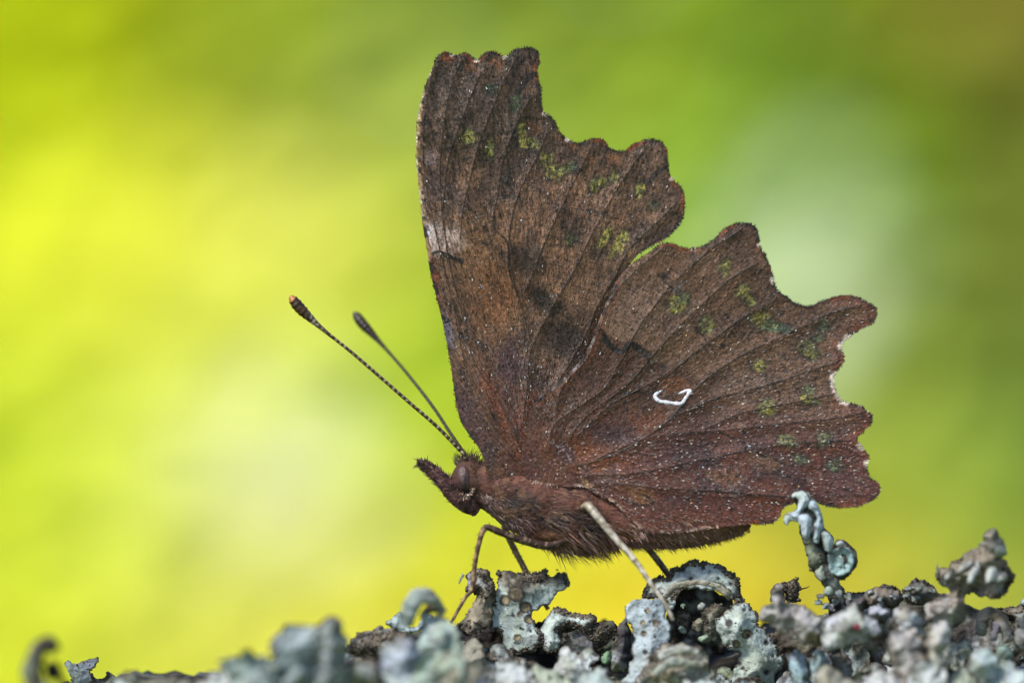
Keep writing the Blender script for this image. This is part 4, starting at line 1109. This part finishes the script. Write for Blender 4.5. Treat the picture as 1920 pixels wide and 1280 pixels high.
plate('lobe', z8((680, 490), (720, 480), (725, 515), (690, 520)), -20, 3, L, 735, crust=0, gran=0, pale=(108, 148, 110), g=2)
plate('lobe', z8((820, 510), (860, 470), (900, 500), (870, 545), (830, 545)), -22, 5, L, 736, crust=0, gran=0, pale=(164, 176, 176), g=2)
plate('lobe', z8((780, 640), (840, 600), (870, 650), (830, 720), (790, 700)), -26, 5, L, 737, crust=3, gran=10, pale=(150, 146, 126), g=2)
# 5 rolled pitted lobe
L = lichen(1410, 1230, -20, 'rolled blue grey lichen lobe peppered with dark pits beneath the abdomen')
plate('lobe', z8((960, 600), (1060, 540), (1130, 490), (1200, 465), (1260, 500), (1310, 580), (1350, 680), (1420, 780), (1480, 850), (1540, 990), (1480, 1070), (1420, 1180), (1080, 1180), (1100, 1060), (1150, 980), (1140, 900), (1080, 840), (1000, 780)),
      -30, 30, L, 740, rag=.75, crust=4, gran=90, npits=20, relief=5, warm=.08, tilt=(.25, 0), pits=[(1367, 1168, 8, 'hole'), (1400, 1188, 9, 'ring'), (1380, 1206, 7, 'ring'), (1385, 1243, 6, 'hole'), (1393, 1252, 4, 'hole')])
plate('lobe', z8((860, 560), (940, 500), (1010, 500), (1040, 560), (980, 640), (920, 700), (870, 640)), -40, 10, L, 741, crust=8, gran=70, warm=.5)
# 6 curled sprig
L = lichen(1550, 1140, -60, 'curled pale lichen sprig rising on a black stem against the hindwing')
strap('stem', [(1572, 1150, -40), (1566, 1108, -52), (1548, 1076, -58), (1530, 1046, -60), (1520, 1014, -58), (1506, 980, -60)], [15, 14, 16, 17, 13, 7], L, 750, pale=(48, 42, 42), squash=.8, jitter=.5, warm=0, gran=60)
PB = (186, 202, 212)
plate('stem', zr((300, 105), (395, 85), (462, 180), (492, 290), (545, 370), (530, 460), (470, 470), (385, 400), (345, 350), (328, 235)), -58, 8, L, 749, rag=.5, pale=(44, 38, 38), crust=0, gran=30, g=2, relief=4, warm=0)  # dark sheet behind the curls, standing in for the shade between them
plate('curl', zr((275, 104), (300, 76), (345, 65), (385, 80), (405, 120), (400, 152), (370, 182), (346, 204), (340, 235), (318, 264), (276, 256), (258, 286), (236, 272), (243, 215), (290, 198), (318, 168), (330, 132), (310, 112), (285, 120)),
      -76, 7, L, 751, rag=.4, pale=PB, crust=0, gran=0, g=1.8, relief=4, warm=0, tilt=(0, -.3))
plate('lobe', zr((403, 122), (440, 140), (465, 185), (480, 230), (491, 285), (474, 330), (458, 400), (432, 404), (410, 372), (420, 330), (413, 282), (438, 240), (420, 204), (392, 184), (388, 150)), -78, 7, L, 752, rag=.4, pale=(168, 186, 196), crust=0, gran=0, g=1.8, relief=4, warm=0)
plate('lobe', zr((326, 232), (370, 208), (412, 240), (407, 290), (402, 350), (382, 380), (350, 357), (340, 300)), -84, 8, L, 753, rag=.4, pale=(186, 200, 212), crust=0, gran=0, g=1.8, relief=4, warm=0)
plate('lobe', zr((478, 322), (520, 330), (549, 380), (546, 430), (520, 457), (490, 432), (476, 372)), -86, 7, L, 754, rag=.4, pale=(164, 186, 194), crust=0, gran=0, g=1.8, relief=3, warm=0)
plate('lobe', zr((440, 560), (480, 520), (500, 570), (505, 630), (470, 640), (430, 600)), -70, 6, L, 755, rag=.4, pale=(150, 158, 150), crust=2, gran=0, g=1.8, relief=3, warm=.3)
plate('cup', zr((512, 480), (530, 440), (590, 425), (650, 430), (676, 470), (676, 540), (650, 585), (590, 612), (540, 590), (515, 540)), -82, 9, L, 756, rag=.4, crust=0, gran=0, cup=.55, pale=(160, 188, 188), g=2, relief=3, warm=0)
plate('cup_back', zr((560, 390), (600, 372), (660, 410), (698, 450), (694, 530), (660, 590), (600, 630), (560, 600), (540, 480)), -62, 12, L, 757, rag=.4, crust=30, gran=70, pale=(40, 34, 34), warm=0)
strap('lobe', [(1569, 1021, -90), (1577, 1020, -92), (1585, 1022, -90)], [3, 5, 3], L, 758, pale=(190, 204, 208), squash=.6)
plate('lobe', zr((485, 690), (520, 665), (550, 690), (545, 730), (510, 740), (488, 720)), -70, 5, L, 760, crust=0, gran=0, pale=(150, 172, 172), g=2, warm=0)
for k, (u, v) in enumerate([(455, 770), (500, 790), (560, 770), (580, 720), (640, 735), (530, 800), (470, 730)]):
    a = zr((u, v))[0]
    plate('lobe', [(a[0] + math.cos(t) * (8 + 3 * math.sin(3 * t + k)), a[1] + math.sin(t) * (7 + 2 * math.cos(2 * t + k))) for t in np.linspace(0, 6.28, 9)[:-1]], -60 - 4 * k, 5, L, 761 + k, crust=0, gran=0, g=2, cup=.5, pale=(150 + 4 * k, 170, 174), warm=0)
# 7 little black tuft
L = lichen(1470, 1130, -10, 'small black frayed tuft beside the pale sprig stem')
plate('lobe', zr((170, 660), (190, 640), (225, 655), (240, 700), (230, 760), (150, 770), (155, 700)), -20, 7, L, 770, crust=6, gran=60, pale=(136, 132, 130))
plate('lobe', zr((230, 660), (270, 640), (320, 605), (330, 640), (345, 680), (330, 720), (335, 770), (250, 770), (240, 700)), -8, 9, L, 771, crust=30, gran=150, pale=(40, 36, 32), warm=0)
strap('lobe', [(1494, 1106, -8), (1508, 1102, -8), (1519, 1098, -8)], [1.8, 1.1, .6], L, 772, pale=(50, 44, 40))
# 8 low horizontal lump
L = lichen(1520, 1190, -150, 'smooth whitish lichen roll with a small reddish dot')
plate('lobe', zr((80, 840), (130, 770), (200, 745), (300, 770), (400, 810), (480, 870), (520, 960), (480, 1050), (350, 1010), (300, 960), (200, 960), (120, 910)), -150, 30, L, 780, crust=3, gran=10, relief=14, warm=.6, pale=(176, 172, 172))
plate('lobe', zr((470, 880), (560, 850), (620, 800), (700, 780), (760, 850), (830, 900), (860, 960), (820, 995), (700, 1030), (600, 1070), (480, 1060)), -175, 30, L, 781, crust=3, gran=10, relief=14, warm=.35, pale=(182, 184, 190), pits=[(1606, 1175, 7, 'red')])
V, F = ellipsoid((1607, 1174, -207), (6, 6.5, 3))
mesh_obj('red_dot', px(V), F, M_LICHEN, L, colors=np.broadcast_to(lin((150, 66, 78)), (len(V), 3)) * CK)
L = lichen(1680, 1200, 20, 'dark continuous lichen mat behind the whitish roll and the knobbly club')
plate('lobe', [(1425, 1215), (1470, 1170), (1540, 1150), (1590, 1122), (1640, 1116), (1700, 1122), (1750, 1108), (1800, 1124), (1860, 1150), (1935, 1140), (1940, 1330), (1425, 1330)], 32, 16, L, 788, crust=10, gran=160, pale=(62, 58, 56), relief=12, warm=.2)
# 9 knob at the right
L = lichen(1800, 1130, -130, 'knobbly grey lichen club leaning out beyond the hindwing tip')
plate('lobe', zr((1190, 615), (1220, 560), (1300, 520), (1400, 450), (1470, 400), (1540, 420), (1600, 470), (1660, 555), (1690, 620), (1650, 690), (1580, 740), (1480, 745), (1400, 710), (1360, 790), (1330, 900), (1180, 900), (1200, 760), (1270, 690), (1205, 645)),
      -120, 40, L, 790, rag=.75, crust=10, gran=160, relief=20, warm=.45, pale=(140, 138, 136))
plate('lobe', zr((1480, 420), (1500, 345), (1550, 310), (1592, 330), (1642, 420), (1622, 490), (1560, 500), (1500, 470)), -140, 20, L, 791, crust=8, gran=90, warm=.4, relief=9, pale=(146, 150, 146))
for k, (a, b, r) in enumerate([((1340, 580), (1420, 520), 13), ((1400, 640), (1470, 520), 12), ((1260, 620), (1300, 570), 10), ((1530, 640), (1560, 560), 16), ((1590, 640), (1640, 600), 12)]):
    p0 = zr(a)[0]; p1 = zr(b)[0]
    mx_, my_ = (p0[0] + p1[0]) / 2, (p0[1] + p1[1]) / 2; hl = math.hypot(p1[0] - p0[0], p1[1] - p0[1]) / 2 + r * .4; an_ = math.atan2(p1[1] - p0[1], p1[0] - p0[0])
    plate('lobe', [(mx_ + math.cos(t) * math.cos(an_) * hl - math.sin(t) * math.sin(an_) * r * .8, my_ + math.cos(t) * math.sin(an_) * hl + math.sin(t) * math.cos(an_) * r * .8) for t in np.linspace(0, 6.28, 11)[:-1]], -164 - 3 * k, 7, L, 792 + k, pale=(188, 194, 192), crust=2, gran=6, g=1.8, relief=5, warm=.2, tilt=(.2, -.3))
strap('spine', [(1757, 1080, -125), (1759, 1066, -128), (1760, 1054, -128)], [5, 3, 1], L, 799, pale=(110, 104, 96))
# 10 right end
L = lichen(1870, 1200, -60, 'olive edged lichen hook at the dark hollow of the branch')
strap('hook', [(1840, 1190, -60), (1842, 1160, -70), (1858, 1148, -78), (1876, 1158, -84), (1884, 1180, -90), (1888, 1204, -92)], [10, 12, 11, 11, 10, 7], L, 800, pale=(160, 156, 150), squash=.6, warm=.6)
strap('lobe', [(1862, 1200, -96), (1866, 1180, -100), (1868, 1166, -98)], [5, 6, 4], L, 801, pale=(170, 160, 170))
plate('lobe', zr((1560, 820), (1640, 800), (1720, 780), (1790, 740), (1830, 900), (1800, 1010), (1700, 1020), (1660, 900)), -30, 22, L, 802, crust=14, gran=110, pale=(140, 142, 134))
plate('lobe', zr((1730, 770), (1750, 740), (1800, 730), (1800, 790), (1745, 800)), -44, 8, L, 803, crust=0, gran=0, pale=(170, 192, 200))
plate('lobe', zr((1690, 960), (1760, 920), (1840, 940), (1840, 1060), (1740, 1070), (1690, 1030)), -110, 18, L, 804, crust=4, gran=30, pale=(160, 158, 156))
plate('lobe', zr((1500, 1130), (1530, 1100), (1570, 1140), (1610, 1230), (1600, 1320), (1540, 1320), (1510, 1220)), -120, 9, L, 805, crust=0, gran=0, pale=(126, 158, 138))
plate('lobe', zr((1570, 1060), (1620, 1040), (1670, 1080), (1680, 1200), (1660, 1320), (1610, 1320), (1600, 1180)), -110, 12, L, 806, crust=0, gran=0, pale=(136, 162, 152))
# 11 mid-right jumble
jum = [(((920, 860), (980, 780), (1060, 790), (1120, 860), (1130, 950), (1060, 1020), (960, 980)), -150, (180, 184, 190)),
       (((1120, 800), (1200, 740), (1330, 740), (1390, 800), (1380, 900), (1280, 960), (1180, 940)), -140, (160, 156, 152)),
       (((900, 960), (1000, 940), (1120, 980), (1160, 1100), (1140, 1320), (960, 1320), (900, 1120)), -210, (168, 166, 164)),
       (((1150, 920), (1260, 900), (1290, 1000), (1250, 1150), (1240, 1320), (1130, 1320), (1130, 1100)), -215, (172, 168, 160)),
       (((740, 720), (830, 665), (930, 670), (990, 720), (960, 790), (860, 800), (770, 790)), -40, (128, 122, 118)),
       (((1000, 690), (1060, 630), (1130, 625), (1190, 680), (1180, 770), (1080, 790), (1010, 750)), -50, (110, 108, 106)),
       (((760, 800), (840, 790), (900, 830), (880, 890), (800, 880)), -110, (160, 162, 174)),
       (((610, 720), (700, 700), (790, 740), (760, 820), (660, 830), (600, 780)), -35, (70, 66, 68))]
for k, (p, dp, cl) in enumerate(jum):
    a = zr(*p); ctr = np.mean(a, 0)
    L = lichen(ctr[0], ctr[1], dp, ['broad white lichen lobe above the jumble', 'grey brown lichen lobe under the knobbly club', 'wide upright pale lichen lobe at the branch front', 'buff upright lichen lobe beside the dark hollow',
                                      'low dark rimmed lichen hump right of the sprig foot', 'small charcoal lichen bump between sprig and club', 'little lilac lichen scale tucked under the hump', 'blackish lichen pad at the foot of the sprig'][k])
    plate('lobe', a, dp, 24, L, 820 + k, pale=cl, crust=6, gran=60, relief=14, warm=.35)
    if k in (4, 5):
        for q in range(7):
            u = ctr[0] + rl_.uniform(-26, 26); v = ctr[1] + rl_.uniform(-10, 18); r = rl_.uniform(4, 8)
            plate('lobe', [(u + math.cos(t) * r * 1.3 * (1 + .25 * math.sin(3 * t + q)), v + math.sin(t) * r * (1 + .2 * math.cos(2 * t + q))) for t in np.linspace(0, 6.28, 11)[:-1]], dp - 28 - q, 5, L, 840 + 10 * k + q, pale=(160, 174, 180), crust=2, gran=4, g=1.8, relief=4, warm=.2, tilt=(rl_.uniform(-.5, .5), -.4))
# blue-grey tongues low in front of the rolled lobe, a yellow-green moss scrap
L = lichen(1500, 1270, -120, 'pair of smooth blue lichen tongues right of the pitted roll')
plate('lobe', zr((265, 1130), (290, 1075), (330, 1060), (380, 1120), (410, 1220), (400, 1330), (300, 1330)), -120, 16, L, 860, crust=0, gran=0, pale=(156, 182, 194), warm=0)
plate('lobe', zr((410, 1100), (460, 1060), (510, 1090), (530, 1200), (520, 1330), (420, 1330), (405, 1200)), -140, 16, L, 861, crust=0, gran=0, pale=(150, 174, 180), warm=.1)
plate('lobe', zr((530, 1120), (620, 1090), (670, 1150), (660, 1330), (540, 1330)), -110, 16, L, 862, crust=8, gran=30, pale=(104, 108, 104), warm=.2)
L = lichen(1620, 1275, -130, 'scrap of olive green moss low on the branch')
plate('moss', zr((670, 1230), (730, 1205), (800, 1210), (840, 1250), (830, 1330), (680, 1330)), -130, 14, L, 863, crust=5, gran=60, pale=(128, 132, 34), warm=0)
# 12 curl and mound left of the feet
L = lichen(800, 1170, -230, 'hooked pale lichen curl left of the feet with brown underside')
strap('hook', [(764, 1172, -250), (766, 1150, -258), (778, 1124, -262), (794, 1116, -262), (812, 1122, -258), (826, 1134, -250)], [10, 15, 17, 15, 11, 7], L, 870, pale=(166, 180, 176), squash=.6, jitter=.2)
strap('lobe', [(796, 1150, -235), (808, 1140, -235), (822, 1140, -232), (834, 1150, -226)], [7, 9, 9, 7], L, 871, pale=(66, 54, 36))
plate('lobe', zl((1150, 480), (1240, 420), (1310, 400), (1330, 480), (1400, 500), (1480, 420), (1530, 420), (1500, 480), (1440, 530), (1330, 545), (1240, 500)), -60, 9, L, 872, crust=0, gran=0, pale=(172, 196, 210), warm=0)
plate('lobe', zl((1440, 420), (1540, 400), (1620, 440), (1700, 520), (1720, 700), (1640, 900), (1480, 900), (1420, 640)), -250, 26, L, 873, crust=0, gran=0, relief=14, pale=(160, 178, 174), warm=.15)
L = lichen(700, 1210, -60, 'dark brown crumbly lichen ridge between two blurred mounds')
plate('lobe', zl((960, 600), (1030, 540), (1150, 480), (1260, 500), (1340, 540), (1380, 620), (1330, 720), (1200, 760), (1040, 740), (960, 680)), -80, 20, L, 880, crust=34, gran=200, pale=(96, 88, 74))
L = lichen(740, 1270, -300, 'soft pale blue lichen lobe below the hooked curl')
plate('lobe', zl((1150, 680), (1220, 620), (1310, 560), (1400, 620), (1440, 720), (1430, 960), (1180, 960)), -330, 28, L, 881, crust=0, gran=0, relief=12, pale=(180, 190, 206), warm=0)
plate('lobe', zl((1380, 760), (1500, 680), (1650, 640), (1740, 700), (1740, 830), (1640, 960), (1400, 960)), -360, 28, L, 882, crust=0, gran=0, relief=12, pale=(166, 186, 172), warm=.1)
L = lichen(600, 1270, -420, 'large blurred grey lichen mound left of the brown ridge')
plate('lobe', zl((400, 620), (450, 520), (540, 480), (640, 490), (720, 520), (760, 600), (740, 760), (700, 980), (420, 980), (390, 780)), -430, 34, L, 890, crust=5, gran=30, relief=20, pale=(136, 152, 156), warm=.1)
plate('lobe', zl((640, 560), (700, 480), (790, 430), (860, 440), (910, 520), (940, 640), (930, 780), (860, 980), (660, 980), (640, 760)), -400, 34, L, 891, crust=5, gran=30, relief=20, pale=(136, 146, 146), warm=.45)
plate('lobe', zl((920, 760), (1040, 720), (1150, 760), (1180, 980), (880, 980)), -380, 28, L, 892, crust=10, gran=30, relief=16, pale=(112, 124, 108), warm=.3)
L = lichen(450, 1280, -440, 'low blurred lichen flake sloping down at the mound edge')
plate('lobe', zl((20, 735), (110, 710), (230, 650), (320, 690), (420, 720), (470, 800), (440, 980), (150, 980), (120, 860), (60, 780)), -450, 26, L, 893, crust=4, gran=20, relief=16, pale=(146, 164, 162), warm=.1)
# 13 far left
L = lichen(95, 1275, -470, 'dark blurred ring shaped lichen curl at the thin end of the branch')
strap('curl', [(84, 1310, -500), (64, 1276, -500), (62, 1244, -500), (74, 1216, -500), (92, 1206, -500), (104, 1220, -500)], [17, 20, 18, 15, 14, 11], L, 900, pale=(40, 33, 32), squash=.6, jitter=.25, warm=.2)
strap('curl', [(84, 1262, -480), (100, 1256, -482), (112, 1250, -480)], [15, 16, 12], L, 901, pale=(24, 20, 20))
strap('curl', [(96, 1240, -460), (112, 1272, -460), (132, 1300, -460)], [7, 7, 6], L, 902, pale=(176, 170, 60))
L = lichen(160, 1270, 0, 'sharp pointed grey lichen flake beside the dark ring')
plate('lobe', zk((520, 450), (545, 415), (580, 430), (580, 455), (650, 445), (740, 415), (800, 385), (832, 378), (815, 420), (795, 470), (780, 500), (750, 520), (760, 580), (720, 660), (600, 680), (570, 560), (560, 490)), 0, 6, L, 903, crust=3, gran=20, pale=(140, 150, 166), warm=0, g=2)
plate('lobe', zk((680, 560), (750, 515), (770, 570), (830, 560), (885, 522), (930, 550), (970, 585), (940, 680), (700, 690)), 14, 6, L, 904, crust=8, gran=30, pale=(70, 64, 66), warm=0, g=2)
L = lichen(270, 1285, -300, 'low green grey blurred lichen bumps left of the mound')
plate('lobe', zk((960, 590), (1010, 520), (1070, 500), (1130, 540), (1180, 580), (1290, 580), (1350, 560), (1420, 530), (1470, 570), (1500, 690), (960, 690)), -330, 22, L, 905, crust=8, gran=30, pale=(116, 126, 110), warm=.2)

# 13b broad soft folds low in front, filling the crust
FOLDS = [(240, 1296, 34, 'the sharp pointed flake'), (325, 1294, 36, 'the low green bumps'), (400, 1290, 38, 'the sloping flake'), (470, 1280, 62, 'the blurred flake'), (545, 1292, 60, 'the large blurred mound'), (690, 1284, 58, 'the brown ridge'), (775, 1290, 62, 'the soft blue lobe'), (856, 1262, 46, 'the hooked curl'), (905, 1290, 52, 'the crusted knob'),
         (968, 1276, 46, 'the ringed plate'), (1040, 1290, 50, 'the hollowed lump'), (1112, 1284, 44, 'the black crumbly tip'), (1310, 1300, 40, 'the black hollow'), (1560, 1288, 48, 'the blue tongues'), (1655, 1296, 54, 'the red dotted roll'),
         (1735, 1280, 46, 'the upright pale lobe'), (1800, 1294, 50, 'the knobbly club'), (1885, 1282, 50, 'the olive hook'), (1842, 1246, 36, 'the dark hollow'), (882, 1236, 44, 'the bent front foot'), (1078, 1246, 40, 'the grey inner lobe'), (1690, 1226, 38, 'the low dark rimmed hump'), (1780, 1226, 40, 'the club stem')]
for k, (u, v, r, nm) in enumerate(FOLDS):
    dp = (-330 if u < 880 else -170 if u < 1500 else -210) - 12 * (k % 4)
    if k >= 19: dp = -70 - 14 * (k % 3)
    tone, tname = [((176, 192, 190), 'pale blue grey'), ((166, 176, 160), 'sage green'), ((190, 196, 198), 'whitish'), ((150, 150, 136), 'olive grey')][(k * 7 + k // 3) % 4]
    L = lichen(u, v, dp, f'large soft {tname} lichen fold low in front of {nm}')
    ph0 = rl_.uniform(0, 6.28); nl = 2 + k % 3
    plate('lobe', [(u + math.cos(t) * r * (1 + .22 * math.sin(nl * t + ph0)), v + math.sin(t) * r * .8 * (1 + .2 * math.cos((nl + 1) * t + ph0))) for t in np.linspace(0, 2 * math.pi, 15)[:-1]], dp, 20, L, 930 + 3 * k, pale=tone, crust=4, gran=12, relief=9, warm=.2, tilt=(rl_.uniform(-.3, .3), -.35), npits=2)

# 14 fillers crowding the bark: lobes of every tone between the named ones
TONES = [((160, 174, 176), 'pale blue grey'), ((146, 158, 146), 'sage green'), ((118, 112, 98), 'dull brown'), ((58, 52, 54), 'blackish'), ((182, 188, 196), 'whitish'), ((132, 146, 118), 'greenish'), ((152, 142, 124), 'buff')]
SPOTS = [(640, 'the large blurred mound'), (780, 'the hooked curl'), (960, 'the ringed plate'), (1110, 'the hollowed lump'), (1240, 'the tall spotted lobe'), (1410, 'the pitted roll'), (1560, 'the whitish roll'), (1720, 'the buff upright lobes'), (1880, 'the olive hook')]
for k in range(90):
    xp = rl_.uniform(560, 1950)
    topy = np.interp(xp, [400, 560, 700, 850, 900, 1000, 1100, 1180, 1480, 1520, 1700, 1960], [1275, 1255, 1245, 1220, 1225, 1240, 1240, 1272, 1275, 1246, 1240, 1235])
    yp = topy + rl_.uniform(.0, 1.0) * (1320 - topy)
    dk = 10 - (yp - topy) * rl_.uniform(1.0, 3.0) - (120 if xp < 860 else 0) - rl_.uniform(0, 30)
    a = rl_.uniform(16, 42) * (1 + .4 * (yp - topy) / 90); b = a * rl_.uniform(.45, .9); th = rl_.uniform(0, 3.14); nl = rl_.integers(2, 5); p0 = rl_.uniform(0, 6.28)
    ol = []
    for t in np.linspace(0, 2 * np.pi, 18)[:-1]:
        r = 1 + .3 * math.sin(nl * t + p0) + rl_.uniform(-.12, .12)
        u = a * r * math.cos(t); v = b * r * math.sin(t)
        ol.append((xp + u * math.cos(th) - v * math.sin(th), yp + u * math.sin(th) + v * math.cos(th)))
    tone, tname = TONES[rl_.choice(7, p=[.28, .10, .05, .30, .18, .07, .02])]  # large blackish share stands in for shade in the gaps between lobes
    near_ = min(SPOTS, key=lambda q: abs(q[0] - xp))[1]
    size = 'broad' if a > 34 else ('small' if a < 24 else 'middling')
    np_ = int(rl_.choice([0, 0, 4, 8])); cp_ = float(rl_.choice([0, 0, .5])); gr_ = int(rl_.choice([0, 15, 50]))
    feat = ('pitted ' if np_ else '') + ('cupped ' if cp_ else '') + ('crumbly ' if gr_ > 20 else '')
    L = lichen(xp, yp, dk, f'{size} {tname} {feat}{["two", "three", "four"][nl - 2]} lobed lichen scrap below {near_}', 'lichen scraps packed on the bark')
    plate('lobe', ol, dk - 6, rl_.uniform(7, 15), L, 1000 + k * 7, pale=tone, crust=rl_.choice([0, 3, 6, 10]), gran=gr_, cup=cp_, tilt=(rl_.uniform(-.6, .6), -rl_.uniform(0, .8)), relief=9, warm=rl_.uniform(0, .3), npits=np_)

for o in bpy.data.objects:
    if '_org' in o: del o['_org']
